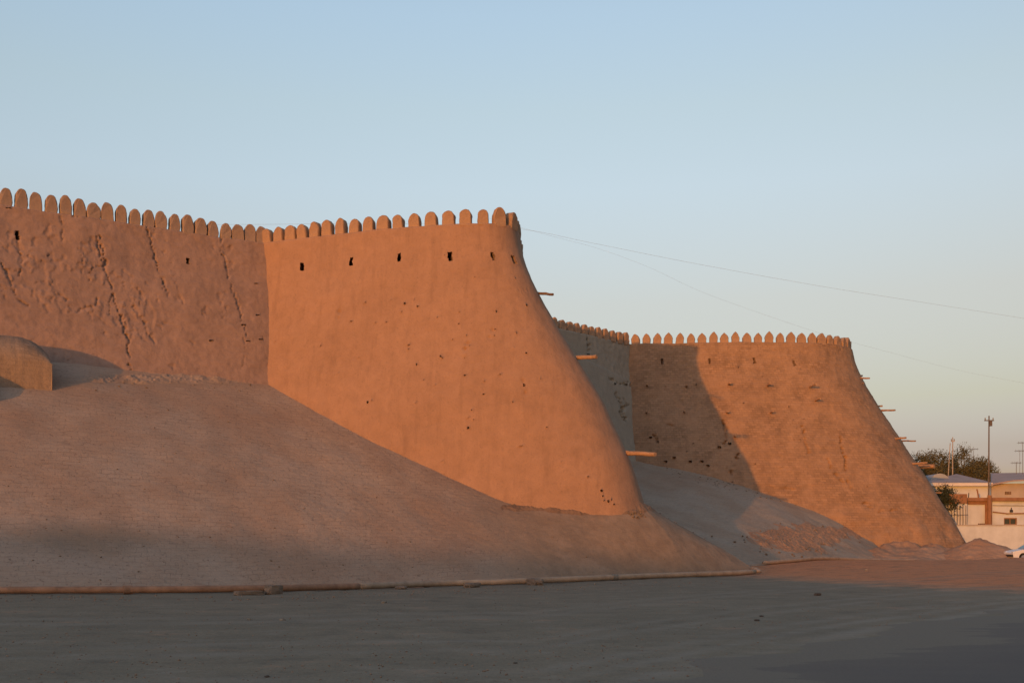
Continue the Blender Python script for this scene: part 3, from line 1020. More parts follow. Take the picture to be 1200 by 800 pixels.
a2_ = me.attributes.new('track', 'FLOAT', 'POINT'); a2_.data.foreach_set('value', trk)
a_ = me.attributes.new('earth_sunglow', 'FLOAT', 'POINT'); a_.data.foreach_set('value', sp_)
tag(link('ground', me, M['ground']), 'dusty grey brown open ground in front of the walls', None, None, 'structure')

# worn asphalt road crossing the near right corner
edge = [at(640, 835, F * EYE / 200), at(760, 800, F * EYE / 165), at(900, 768, F * EYE / 133), at(1050, 736, F * EYE / 101), at(1200, 712, F * EYE / 77), at(1420, 690, F * EYE / 55), at(1800, 676, F * EYE / 41)]
E = spline([(p.x, p.y) for p in edge], 240)
E = np.vstack([[(-14, -2)], E])
E = resample(E, 300)
V, ed = [], []
T_ = np.gradient(E, axis=0); T_ /= np.linalg.norm(T_, axis=1)[:, None]
rows = 40
for k in range(rows):
    off = 9.0 * (k / (rows - 1)) ** 1.5
    for i in range(len(E)):
        w = .9 * fbm(E[i, 0] * .5, E[i, 1] * .5, 1, 5) * max(0, 1 - off / 3)
        x = E[i, 0] + T_[i, 1] * (off + w); y = E[i, 1] - T_[i, 0] * (off + w)
        V.append((x, y, ground_z(x, y) + .022 - .03 * max(0, 1 - off / .4)))
        ed.append(max(0, 1 - off / 3.5) * .62)
n_ = len(E)
me = bpy.data.meshes.new('road')
me.from_pydata(V, [], [(k * n_ + i, (k + 1) * n_ + i, (k + 1) * n_ + i + 1, k * n_ + i + 1) for k in range(rows - 1) for i in range(n_ - 1)])
a_ = me.attributes.new('edge', 'FLOAT', 'POINT'); a_.data.foreach_set('value', ed)
me.polygons.foreach_set('use_smooth', np.ones(len(me.polygons), bool)); me.update()
tag(link('road', me, M['asphalt']), 'worn dark asphalt road in the near right corner', None, None, 'structure')

# ================================================================== pipeline along the toe
def gp(x, y, up=.0):
    d = 45.0
    for k in range(30):
        p = at(x, y, d); g = ground_z(p.x, p.y)
        d = .5 * d + .5 * F * (EYE - g - .15 - up) / (y - HY)
    return at(x, y, d)


pp = [gp(-260, 694), gp(-120, 692), gp(0, 691), gp(150, 690.5), gp(300, 689), gp(420, 686.5)]
po = Vector(gp(300, 689)); po.z = 0
root = empty('gas_pipe', po, 'long rusty pipe lying on low blocks along the foot of the large embankment', 'pipe')
a = spline([tuple(p) for p in pp], 60)
MB().tube(a, .12, 12, wob=.06).build('pipe_run', M['rust'], root, po, smooth=True)['label'] = 'rust red run of pipe'
pp2 = [gp(420, 686.5), gp(520, 683), gp(620, 680), gp(720, 676), gp(800, 673), gp(860, 671), gp(884, 669.5)]
a2 = spline([tuple(p) for p in pp2], 60)
MB().tube(a2, .125, 12, wob=.06).build('pipe_run', M['dullpipe'], root, po, smooth=True)['label'] = 'dusty grey brown run of pipe'
e0 = Vector(a2[-1]); e1 = at(877, 664, 62.5); e2 = at(895, 662, 63.5)
MB().tube([e0, e0 + Vector((.35, .25, .02)), e0 + Vector((.3, .9, .1)), e1.lerp(e0, .3), e1, e1 + Vector((.2, .5, .02)), e2], .09, 12).build('elbow', M['dullpipe'], root, po, smooth=True)
e2.z += .05
pp3 = [e2]
for x_, d_ in ((930, 66.5), (960, 70), (1010, 75), (1045, 78), (1078, 80.5)):
    q_ = at(x_, 655, d_); q_.z = max(ground_z(q_.x, q_.y) + .13, .3); pp3.append(q_)
e2.z = ground_z(e2.x, e2.y) + .14
a3 = spline([tuple(p) for p in pp3], 50)
MB().tube(a3, .13, 12, wob=.06).build('pipe_run', M['dullpipe'], root, po, smooth=True)['label'] = 'far run of pipe half buried in earth'
for px_, py_ in ((150, 690.5), (720, 676), (500, 683.6)):
    c = gp(px_, py_); MB().tube([c + Vector((-.12, -.07, 0)), c + Vector((.12, .07, 0))], .145, 12).build('flange', M['pale_stone' if px_ == 720 else 'rust'], root, po)


def lump(name, c, d, mat, label, cat, seed, group=None, sub=3):
    bm = bmesh.new()
    bmesh.ops.create_cube(bm, size=1.0)
    bmesh.ops.subdivide_edges(bm, edges=list(bm.edges), cuts=sub, use_grid_fill=True)
    for v in bm.verts:
        s0 = v.co.normalized() * .62
        q = v.co.lerp(s0, .45)
        q += noise.noise_vector(q * 2.3 + Vector((seed, 0, 0))) * .10 + noise.noise_vector(q * 6 + Vector((seed, 3, 0))) * .035
        v.co = Vector((q.x * d[0], q.y * d[1], q.z * d[2]))
    me = bpy.data.meshes.new(name); bm.to_mesh(me); bm.free()
    o = link(name, me, mat, None, Vector(c)); o.rotation_euler = (0, 0, seed * 1.3)
    return tag(o, label, cat, group)


def ground_pt(x, y):
    d = F * EYE / (y - HY); p = at(x, y, d)
    for k in range(8):
        d = F * (EYE - ground_z(p.x, p.y)) / (y - HY); p = at(x, y, d)
    return p


G = 'blocks under the pipe'
for x, y, w_, h_, lab in ((320, 696, .55, .34, 'squarish mud block under the rusty pipe, nearest and most upright'), (290, 697, .9, .16, 'low crumbled clod left of the squarish block under the pipe'),
                          (627, 685, 1.25, .30, 'long yellowish mud lump against the pipe below the bastion'), (553, 688, .7, .22, 'dark low block under the pipe left of the yellowish lump'),
                          (12, 695, .6, .13, 'flat grey block under the pipe at the left edge'), (470, 690, .4, .14, 'small pale block under the middle of the pipe'),
                          (58, 695, .2, .18, 'tiny pale chip against the rusty pipe at far left')):
    p = ground_pt(x, y)
    lump('support_block', p + Vector((0, .1, h_ * .38)), (w_, .4, h_), M['block'], lab, 'block', x * .01, G)
G = 'stones on the open ground'
for x, y, w_, mat, lab in ((887, 727, .16, 'stone', 'dark stone on open ground, lower of a close pair'), (892.5, 722, .13, 'stone', 'dark stone on open ground, upper of a close pair'),
                           (958, 697, .3, 'stone', 'flat dark stone alone on the ground below the broken pipe bend'), (450, 706, .25, 'pale_stone', 'pale rounded stone just in front of the pipe middle'),
                           (292, 726, .17, 'pale_stone', 'small pale pebble left of the dark ground streak'), (331, 727, .2, 'pale_stone', 'small pale pebble right of the dark ground streak'),
                           (604, 777, .08, 'stone', 'small dark pebble low in the middle foreground'), (1015, 668, .35, 'pale_stone', 'pale stone below the far run of pipe'),
                           (313, 793, .1, 'stone', 'dark pebble at the bottom edge left of centre')):
    p = ground_pt(x, y)
    w_ *= .62
    lump('stone', p + Vector((0, 0, w_ * .12)), (w_, w_ * .8, w_ * .5), M[mat], lab, 'stone', x * .013, G)

# crumbs: uncountable chips along toes and foot of the bastion, one object
bm = bmesh.new()


def chip(p, s):
    m = Matrix.Translation(p) @ Matrix.Rotation(random.uniform(0, 6), 4, 'Z') @ Matrix.Rotation(random.uniform(0, 3), 4, 'X') @ Matrix.Diagonal((s, s * random.uniform(.5, 1), s * random.uniform(.4, .8), 1))
    bmesh.ops.create_icosphere(bm, subdivisions=1, radius=.5, matrix=m)


def surf(Vg):
    j = random.randrange(Vg.shape[0] - 1); i = random.randrange(Vg.shape[1]); return j, i


jx = []
A1 = V1.reshape(-1, 3); P1x = HX + F * A1[:, 0] / A1[:, 1]; P1y = HY - F * (A1[:, 2] - EYE) / A1[:, 1]
def near_on(px, py):
    k = int(np.argmin((P1x - px) ** 2 + (P1y - py) ** 2)); return Vector(A1[k])
for k in range(280):                                          # ledge of debris at the bastion foot
    x = random.uniform(600, 757); y = 587 + (x - 600) * .065 + random.uniform(-2, 7) + (6 if x > 735 else 0) * random.random()
    chip(near_on(x, y) + Vector((0, 0, .02)), random.uniform(.05, .2))
for k in range(36):                                           # under the cracked wall
    x = random.uniform(95, 300); chip(near_on(x, 445 + random.uniform(0, 22) * random.random() ** 2), random.uniform(.04, .2))
for k in range(160):
    x = random.uniform(0, 860); chip(near_on(x, random.uniform(480, 680)), random.uniform(.04, .13))
A2 = V2.reshape(-1, 3); Q2x = HX + F * A2[:, 0] / A2[:, 1]; Q2y = HY - F * (A2[:, 2] - EYE) / A2[:, 1]
for k in range(90):
    x = random.gauss(940, 38); y = random.gauss(632, 9)
    q = int(np.argmin((Q2x - x) ** 2 + (Q2y - y) ** 2)); chip(Vector(A2[q]) + Vector((0, 0, .06)), random.uniform(.06, .26))
for k in range(120):
    x = random.uniform(780, 1000); y = 548 + (x - 780) * .24 + random.uniform(0, 8)
    q = int(np.argmin((Q2x - x) ** 2 + (Q2y - y) ** 2)); chip(Vector(A2[q]), random.uniform(.08, .25))
me = bpy.data.meshes.new('debris'); bm.to_mesh(me); bm.free()
tag(link('debris', me, M['clod']), 'crumbs of fallen earth and brick along the foot of the walls', None, None, 'stuff')
bm = bmesh.new()
for k in range(3600):
    y = 690 + 115 * random.random() ** 1.6; x = random.uniform(-20, 1220)
    if y > 735 and x > 800 + (800 - y) * 2.2: continue
    p = ground_pt(x, y); chip(p, random.uniform(.012, .045) * (1.5 if random.random() < .05 else 1))
for k in range(260):
    x = random.uniform(0, 880); y = 699 - max(0, x - 300) * .034 + random.uniform(-2, 5); p = ground_pt(x, y); chip(p, random.uniform(.03, .12))
me = bpy.data.meshes.new('gravel'); bm.to_mesh(me); bm.free()
tag(link('gravel', me, M['block']), 'small grit and pebbles strewn over the dusty ground', None, None, 'stuff')

# ================================================================== brick vault at the left
vo = Vector((-26, 52.5, 9))
vt = empty('brick_vault', vo, 'low round-topped brick vault against the cracked wall at the left edge', 'vault')
ax = Vector((.87, .49, 0)); nrm = Vector((.49, -.87, 0))
prof = [(0.0, -1.5), (0.0, 0.0), (.0, .6), (.0, 1.2)]
for k in range(1, 13):
    a = k / 12 * math.pi / 2
    prof.append((-2.3 * (1 - math.cos(a)), 1.2 + 1.6 * math.sin(a)))
prof += [(-3.0, 2.78), (-3.2, 1.0), (-3.2, -1.5)]


def vault(end, length, base_z, name, mat):
    n = 120
    V, UV, Fc = [], [], []
    m = len(prof)
    for i in range(n + 1):
        c = end - ax * (length * (1 - i / n))
        s_ = 0.0
        for k, (u, z) in enumerate(prof):
            if k: s_ += math.hypot(prof[k][0] - prof[k - 1][0], prof[k][1] - prof[k - 1][1])
            w = Vector((n3(i * .3, k * .9, 1), n3(i * .3, k * .9, 5), n3(i * .3, k * .9, 8))) * .03
            tt = min(1, length * (1 - i / n) / 1.7)
            kk = math.sqrt(max(0, 1 - (1 - tt) ** 2)) ** .8
            zz = z if z <= 1.2 else 1.2 + (z - 1.2) * kk
            p = c + nrm * u + Vector((0, 0, base_z + zz)) + w - Vector((0, 0, c.z))
            V.append(p - vo); UV.append((length * i / n, s_))
    for i in range(n):
        for k in range(m - 1):
            a = i * m + k; Fc.append((a, a + m, a + m + 1, a + 1))
    Fc.append(tuple(n * m + k for k in range(m))); Fc.append(tuple(reversed(range(m))))
    me = bpy.data.meshes.new(name); me.from_pydata([tuple(v) for v in V], [], Fc)
    l = me.uv_layers.new(name='UVMap')
    for lp in me.loops: l.data[lp.index].uv = UV[lp.vertex_index]
    for p in me.polygons: p.use_smooth = len(p.vertices) == 4
    return link(name, me, mat, vt)


M['vaultbrick'] = mud('vault brick', (.32, .225, .155), .2, .1, .8, .6, brick=1.0)
vault(at(61, 450, 51.0), 9.0, 9.35, 'vault_body', M['vaultbrick'])
shadow_end = at(-16, 450, 48.0)
vault(shadow_end, 7.0, 7.6, 'shadow_block', M['vaultbrick'])  # block added out of view, to cast the shadow on the vault front

# ================================================================== houses behind the far bastion
def P(x, y, d): return at(x, y, d)


# compound wall
co = Vector((45, 93, 0))
cwall = empty('compound_wall', co, 'plain whitewashed compound wall behind the parked car', 'wall')
MB().boxmm((40.2, 93, -.3), (64, 93.3, 3.2)).build('wall_body', M['white'], cwall, co, bevel=.03)
MB().boxmm((40.1, 92.94, 3.2), (64.1, 93.36, 3.3)).build('coping', M['greywall'], cwall, co, bevel=.02)

ho = Vector((50, 100, 0))
hs = empty('house', ho, 'whitewashed two-storey house with brown ledge and grey sheet roof at the right edge', 'house')


def X(x, d): return (x - HX) / F * d


def Z(y, d): return EYE + (HY - y) / F * d


D1, D2 = 98.0, 104.0
zl = Z(587, D1)
# lower storey with a window opening
wx0, wx1, wz0, wz1 = X(1176.5, D1), X(1192, D1), Z(615, D1), Z(606.5, D1)
x0, x1 = X(1134, D1), X(1290, D1)
mb = MB()
mb.boxmm((x0, D1, -.2), (wx0, D2, zl)); mb.boxmm((wx1, D1, -.2), (x1, D2, zl))
mb.boxmm((wx0, D1, wz1), (wx1, D2, zl)); mb.boxmm((wx0, D1, -.2), (wx1, D2, wz0)); mb.boxmm((wx0, D1 + .5, wz0), (wx1, D2, wz1))
mb.build('wall', M['white'], hs, ho)
wf = MB()
wf.boxmm((wx0, D1 + .1, wz0), (wx0 + .1, D1 + .2, wz1)).boxmm((wx1 - .1, D1 + .1, wz0), (wx1, D1 + .2, wz1)).boxmm((wx0 + .1, D1 + .1, wz1 - .1), (wx1 - .1, D1 + .2, wz1)).boxmm((wx0 + .1, D1 + .1, wz0), (wx1 - .1, D1 + .2, wz0 + .1))
wf.boxmm(((wx0 + wx1) / 2 - .04, D1 + .1, wz0 + .1), ((wx0 + wx1) / 2 + .04, D1 + .2, wz1 - .1))
w = wf.build('window', M['browntrim'], hs, ho)
MB().boxmm((wx0 + .1, D1 + .16, wz0 + .1), (wx1 - .1, D1 + .18, wz1 - .1)).build('pane', M['winglass'], w, ho)
MB().boxmm((wx0 - .15, D1 - .08, wz0 - .1), (wx1 + .15, D1 + .1, wz0 - .003)).build('sill', M['fascia'], w, ho, bevel=.01)
# brown ledge, corner post, wall lamp and service pipe
MB().boxmm((X(1130, D1), D1 - .35, zl), (x1 + .2, D2, zl + .33)).build('ledge', M['browntrim'], hs, ho, bevel=.02)
MB().boxmm((X(1154, D1), D1 - .14, -.2), (X(1162, D1), D1 - .003, zl - .003)).build('post', M['browntrim'], hs, ho, bevel=.02)
MB().boxmm((X(1134, D1), D1 - .12, zl - .32), (X(1153.9, D1), D1 - .003, zl - .003)).build('lintel', M['browntrim'], hs, ho, bevel=.02)
lm = MB().boxmm((X(1183, D1), D1 - .22, Z(600, D1)), (X(1186, D1), D1 - .003, Z(597, D1))).build('wall_lamp', M['darkplastic'], hs, ho, bevel=.03)
MB().tube([(X(1184.5, D1), D1 - .12, Z(597, D1)), (X(1184.5, D1), D1 - .1, Z(594.5, D1))], .05, 8).build('bracket', M['darkplastic'], lm, ho)
MB().tube([(X(1163, D1), D1 - .1, Z(599.5, D1)), (X(1180, D1), D1 - .1, Z(601.5, D1)), (X(1285, D1), D1 - .1, Z(600, D1))], .055, 8).build('service_pipe', M['browntrim'], hs, ho)
MB().tube([(X(1163, D1), D1 - .06, Z(592, D1)), (X(1285, D1), D1 - .06, Z(593, D1))], .025, 6).build('cable', M['darkplastic'], hs, ho)
# upper storey set back
u0, u1, um = X(1085, D2), X(1290, D2), X(1161, D2)
zu = Z(569.5, D2)
MB().boxmm((u0, D2 + .003, 0), (um, D2 + 8, zu)).build('upper_wall', M['white'], hs, ho)
MB().boxmm((um, D2 + .25, zl), (u1, D2 + 8, Z(566, D2))).build('upper_wall', M['greywall'], hs, ho)['label'] = 'grey beige upper wall'
MB().boxmm((u0 - .5, D2 - .5, zu), (um, D2 + .2, zu + .32)).build('fascia', M['fascia'], hs, ho, bevel=.02)
rf = MB()
ra, rb, rc = P(1095, 566.4, D2 - .5), P(1158, 566.2, D2 - .5), None
rf.add([(u0 - .5, D2 - .5, zu + .323), (um, D2 - .5, zu + .323), (um, D2 + 8, zu + 1.75), (X(1120, D2 + 8), D2 + 8, zu + 1.15),
        (u0 - .5, D2 - .5, zu + .35), (um, D2 - .5, zu + .35), (um, D2 + 8, zu + 1.8), (X(1120, D2 + 8), D2 + 8, zu + 1.2)],
       [(0, 1, 2, 3), (4, 5, 6, 7), (0, 1, 5, 4), (1, 2, 6, 5), (2, 3, 7, 6), (3, 0, 4, 7)])
rf.build('roof', M['roofmetal'], hs, ho)
rf = MB()
a_, b_, c_, d_ = P(1161, 568.5, D2 - .6), P(1186, 564, D2 - .6), P(1295, 558, D2 - .6), P(1161, 555.6, D2 + 7)
e_ = P(1295, 553.8, D2 + 7)
lowv = [a_, b_, c_, e_, d_]
rf.add([tuple(v) for v in lowv] + [(v.x, v.y, v.z + .14) for v in lowv], [(0, 1, 2, 3, 4), (9, 8, 7, 6, 5)] + [(i, (i + 1) % 5, (i + 1) % 5 + 5, i + 5) for i in range(5)])
rf.build('roof', M['roofmetal'], hs, ho)['label'] = 'right roof slope with raised verge'
for k in range(4):
    x = 1215 + k * 20
    MB().boxmm((X(x, D2), D2 + .2, Z(580, D2)), (X(x + 9, D2), D2 + .247, Z(571, D2))).build('window', M['browntrim'], hs, ho)
gw = MB()
for k in range(3): gw.boxmm((X(1179 + k * 2.6, D2), D2 + .18, Z(579, D2)), (X(1180.8 + k * 2.6, D2), D2 + .247, Z(575.5, D2)))
gw.build('vent', M['timber_dark'], hs, ho)
mb = MB()
mb.tube([(X(1149, D1), D1 + .4, zl + .3), (X(1148.2, D1), D1 + .4, Z(578, D1)), (X(1147, D1), D1 + .4, Z(572.5, D1))], .07, 8)
mb.build('chimney_pipe', M['browntrim'], hs, ho)
MB().tube([(X(1137, D1), D1 + .4, zl + .3), (X(1137.6, D1), D1 + .4, Z(577, D1))], .045, 8).build('chimney_pipe', M['darkplastic'], hs, ho)
MB().boxmm((X(1146, D1), D1 - .25, Z(615, D1)), (X(1153, D1), D1 - .003, Z(613, D1))).build('step', M['timber_dark'], hs, ho)

# small annexe left of the house, under the bush
ao = Vector((41.5, 97, 0))
an = empty('annexe', ao, 'small orange brick annexe with picket railing beside the white house', 'annexe')
MB().boxmm((X(1095, 97), 97, 0), (X(1133.5, 97), 97.9, Z(590, 97))).build('wall', M['white'], an, ao)
MB().boxmm((X(1112, 97), 96.9, Z(590, 97) + .003), (X(1133, 97), 97.95, Z(578.5, 97))).build('parapet', M['browntrim'], an, ao, bevel=.03)
for k in range(8):
    x = 1107 + k * 3.4
    MB().tube([(X(x, 97), 96.8, 2.6), (X(x, 97), 96.8, Z(592, 97))], .035, 6).build('picket', M['pole'], an, ao)
MB().tube([(X(1103, 97), 96.75, Z(603, 97)), (X(1133, 97), 96.75, Z(603, 97))], .03, 6).build('rail', M['pole'], an, ao)
MB().boxmm((X(1112.5, 97), 96.93, Z(616, 97)), (X(1117, 97), 96.997, Z(608, 97))).build('shutter', M['darkplastic'], an, ao)
# blue-grey round sheet roof behind
so = Vector((44.5, 108, 0))
sh = empty('shed', so, 'small shed with rounded blue-grey sheet roof below the tree', 'shed')
poly = []
zc = Z(566, 108)
for k in range(13):
    a = math.pi * k / 12
    poly.append((X(1099, 108) - so.x + 1.05 * math.cos(a) * (1 if k < 7 else .9), zc + 1.0 * math.sin(a) ** .8))
poly += [(poly[-1][0], 0.0), (poly[0][0], 0.0)]
MB().prism(poly, -.5, 6).build('roof', M['bluesheet'], sh)
MB().boxmm((X(1099, 108) - so.x - .9, -.56, 5.0), (X(1099, 108) - so.x + 1.0, -.503, zc - .05)).build('front_wall', M['bluesheet'], sh)


# ================================================================== foliage
def crown_mesh(name, blobs, n, size, seed, mat, parent, origin, droop=.3):
    rnd = random.Random(seed)
    V, Fc = [], []
    tot = sum(b[3] * b[4] * b[5] for b in blobs)
    for b in blobs:
        cnt = int(n * b[3] * b[4] * b[5] / tot)
        # twigs: leaf sprays along short stems reaching out of each lobe
        for k in range(cnt // 9):
            while True:
                u = Vector((rnd.uniform(-1, 1), rnd.uniform(-1, 1), rnd.uniform(-1, 1)))
                if u.length <= 1: break
            r = u.length ** .45
            u = u.normalized() * r
            c = Vector((b[0] + u.x * b[3], b[1] + u.y * b[4], b[2] + u.z * b[5]))
            if fbm(c.x * .7 + seed, c.y * .7, c.z * .7, 3) < -.18: continue
            dirv = (Vector((u.x, u.y, u.z * .6 + .55)) + Vector((rnd.gauss(0, .35), rnd.gauss(0, .35), rnd.gauss(0, .25)))).normalized()
            for q in range(9):
                p = c + dirv * (q * size * .42) + Vector((rnd.gauss(0, .6), rnd.gauss(0, .6), rnd.gauss(0, .6))) * size * .5
                s_ = size * rnd.uniform(.35, .8) * (1 - q * .05)
                a1 = Vector((rnd.gauss(0, 1), rnd.gauss(0, 1), rnd.gauss(0, 1))).normalized()
                a1 = (a1 + dirv * .7).normalized()
                a2 = a1.cross(Vector((rnd.gauss(0, 1), rnd.gauss(0, 1), rnd.gauss(0, 1)))).normalized() * .45
                i0 = len(V)
                V += [tuple(p - a1 * s_ * .6 - origin), tuple(p + a2 * s_ - origin), tuple(p + a1 * s_ * .6 - origin), tuple(p - a2 * s_ - origin)]
                Fc.append((i0, i0 + 1, i0 + 2, i0 + 3))
    me = bpy.data.meshes.new(name); me.from_pydata(V, [], Fc); me.update()
    return link(name, me, M[mat], parent)


def tree(base, blobs, n, size, seed, label, cat='tree', mat='leaf', name='tree', trunk_r=.28):
    base = Vector(base)
    root = empty(name, base, label, cat)
    mb = MB()
    top = Vector((sum(b[0] for b in blobs) / len(blobs), sum(b[1] for b in blobs) / len(blobs), min(b[2] for b in blobs)))
    fork = base.lerp(top, .55)
    mb.tube([base, base.lerp(fork, .5) + Vector((.12, 0, 0)), fork], [trunk_r, trunk_r * .8, trunk_r * .65], 9, wob=.2)
    for k, b in enumerate(blobs):
        c = Vector(b[:3]); mid = fork.lerp(c, .5) + Vector((random.uniform(-.3, .3), random.uniform(-.3, .3), .2))
        mb.tube([fork, mid, c, c + Vector((random.uniform(-.5, .5), 0, b[5] * .8))], [trunk_r * .45, trunk_r * .3, trunk_r * .16, .02], 6, wob=.2)
    mb.build('trunk', M['bark'], root, base, smooth=True)
    crown_mesh('crown', blobs, n, size, seed, mat, root, base)
    return root


def blob(x, y, d, rx, rz, ry=None):
    p = at(x, y + (6 if d > 110 else 0), d); return (p.x, p.y, p.z, rx / F * d, (ry or rx) / F * d, rz / F * d)


tree(at(1092, 652, 116), [blob(1086, 545, 115, 13, 15), blob(1100, 541, 117, 13, 14), blob(1078, 538, 116, 8, 9), blob(1094, 556, 114, 16, 14), blob(1112, 549, 118, 12, 14), blob(1086, 532, 116, 6, 6)], 15000, .27, 3,
     'feathery dusty green tree rising behind the far bastion edge')
tree(at(1128, 652, 121), [blob(1127, 537, 121, 8, 12), blob(1122, 549, 120, 12, 14), blob(1134, 550, 120, 10, 12), blob(1130, 527, 121, 4, 7)], 11000, .27, 5,
     'narrow upright tree in the middle of the clump, behind the thin poles')
tree(at(1146, 652, 126), [blob(1146, 546, 126, 12, 10), blob(1156, 552, 125, 9, 8), blob(1140, 554, 124, 11, 9), blob(1160, 557, 126, 6, 6), blob(1151, 541, 126, 6, 6)], 12000, .27, 9,
     'rounded brownish tree at the right of the clump, behind the tall pole')
tree(at(1108, 640, 98.4), [blob(1106, 584, 97.6, 9, 8, 9), blob(1118, 587, 97.4, 8, 7, 9), blob(1111, 592, 96.8, 9, 6, 4), blob(1101, 589, 97, 7, 7, 7), blob(1122, 592, 96.7, 5, 5, 4), blob(1108, 577, 98, 5, 4, 5)], 6500, .24, 12,
     'dark bushy shrub beside the orange annexe wall', 'shrub', 'leaf_dark', 'shrub', .1)

# ================================================================== poles and aerials
def pole(name, x, ytop, ybase, d, r, mat, label, cat, cross=0, lean=0.0, group=None, extra=None):
    top = at(x, ytop, d); b = at(x - lean, ybase, d)
    root = empty(name, b, label, cat, group)
    MB().tube([b, b.lerp(top, .5), top], [r * 1.15, r, r * .8], 8).build('shaft', M[mat], root, b)
    if cross:
        w = cross / F * d
        MB().box((top.x, top.y - .02, top.z - .45), (w, .09, .09)).build('crossarm', M[mat], root, b)
        for s_ in (-.42, .42):
            MB().tube([(top.x + s_ * w, top.y - .02, top.z - .4), (top.x + s_ * w, top.y - .02, top.z - .2)], .05, 8).build('insulator', M['pale_stone'], root, b)
    if extra: extra(root, b, top)
    return root


def lamp_clamp(root, b, top):
    MB().box((top.x + .08, top.y - .15, top.z - .75), (.25, .2, .5)).build('fuse_box', M['pole'], root, b, bevel=.02)
    MB().tube([at(1159.7, 580, 97.4), at(1159.7, 645, 97.4)], .2, 10).build('sleeve', M['browntrim'], root, b)


pole('utility_pole', 1159, 487, 654, 97.4, .075, 'pole', 'tall dark utility pole standing in front of the white house corner', 'pole', 11, .6, None, lamp_clamp)
pole('utility_pole', 1116.5, 512, 645, 112, .065, 'palepole', 'upright pale pole with short crossarm in front of the trees', 'pole', 4, .6)
pole('utility_pole', 1113.5, 519, 645, 111, .055, 'palepole', 'leaning pale pole just left of the upright pole before the trees', 'pole', 0, 7.5)


def yagi(name, x, ytop, ybase, d, label, n=4, r=.022):
    top = at(x, ytop, d); b = at(x, ybase, d)
    root = empty(name, b, label, 'aerial', 'roof aerials')
    MB().tube([b, top], r, 6).build('mast', M['pole'], root, b)
    mb = MB(); mb.tube([top + Vector((-.5, 0, -.1)), top + Vector((.5, 0, -.1))], .02, 5)
    for k in range(n):
        q = top + Vector((-.45 + .9 * k / (n - 1), 0, -.1)); mb.tube([q + Vector((0, -.35, .0)), q + Vector((0, .35, .0))], .014, 5); mb.tube([q + Vector((0, 0, -.14)), q + Vector((0, 0, .14))], .014, 5)
    mb.build('antenna', M['pole'], root, b)


yagi('roof_aerial', 1141, 525, 640, 122, 'short aerial poking out above the rounded tree')
yagi('roof_aerial', 1191, 541, 560, 110, 'short aerial on the grey roof right of the tall pole', r=.03)
yagi('roof_aerial', 1198.5, 517.5, 560, 110, 'taller pale aerial at the right edge above the roof', r=.026)
yagi('roof_aerial', 1195, 527, 560, 113, 'thin aerial just left of the taller one at the right edge', r=.018)

# ================================================================== overhead cables
def cable(pts, r, label):
    a = spline([tuple(at(*p)) for p in pts], 80)
    o = Vector(a[0])
    tag(MB().tube(a, r, 6).build('overhead_cable', M['wire'], None, o, o, smooth=True), label, 'cable', 'overhead cables')


cable([(-60, 246, 72), (180, 262, 76), (300, 263, 78), (450, 262, 80), (607, 268, 82), (690, 284, 84), (800, 306, 87), (960, 335, 92), (1080, 354, 97), (1200, 373, 103), (1330, 394, 110)], .007,
      'upper thin cable sloping across the sky behind the near bastion')
cable([(560, 252, 84), (640, 275, 86), (700, 291, 88), (760, 313, 90), (820, 341, 93), (900, 370, 97), (960, 390, 100), (1040, 412, 106), (1125, 434, 113), (1240, 456, 121)], .0045,
      'lower fainter cable dropping across the sky towards the far poles')

# ================================================================== parked car (side on, nose to the left)
ko = at(1212, 661, 80); ko.z = ground_z(ko.x, ko.y) - .0
car = empty('parked_car', ko, 'white hatchback parked before the compound wall at the right edge', 'car')
L2, HW = 2.0, .80
body = [(-2.0, .30), (-2.02, .62), (-1.9, .78), (-1.15, .90), (-.95, .93), (1.55, .96), (1.98, .90), (2.03, .55), (1.98, .30)]
for cx in (-1.25,): pass
arch = []
pts = [(-2.0, .28)]
for cx in (-1.22, 1.25):
    pts.append((cx - .36, .26))
    for k in range(1, 8):
        a = math.pi * (1 - k / 8); pts.append((cx + .36 * math.cos(a), .28 + .36 * math.sin(a)))
    pts.append((cx + .36, .26))
pts.append((1.98, .28))
poly = pts + [(2.04, .55), (2.0, .88), (1.6, .955), (-.95, .925), (-1.2, .90), (-1.88, .78), (-2.04, .62)]
MB().prism(poly, -HW, HW).build('body', M['carpaint'], car, bevel=.025)
cab = [(-1.0, .92), (-.30, 1.36), (-.05, 1.42), (.9, 1.43), (1.25, 1.38), (1.75, .95)]
mb = MB()
n_ = len(cab)
V = []
for yy, k in ((-HW + .03, 1), (HW - .03, 1)):
    for x, z in cab:
        ins = (z - .92) * .28
        V.append((x, yy + (ins if yy < 0 else -ins), z))
mb.add(V, [tuple(range(n_)), tuple(range(2 * n_ - 1, n_ - 1, -1))] + [(i, i + n_, (i + 1) % n_ + n_, (i + 1) % n_) for i in range(n_)])
mb.build('cabin', M['carpaint'], car, bevel=.02)


def side_glass(poly, name='window'):
    mb = MB()
    for sgn in (-1, 1):
        vs = []
        for x, z in poly:
            ins = (z - .92) * .28
            vs.append((x, sgn * (HW - .03 - ins + .006), z))
        mb.add(vs, [tuple(range(len(vs)))])
    mb.build(name, M['glass'], car)


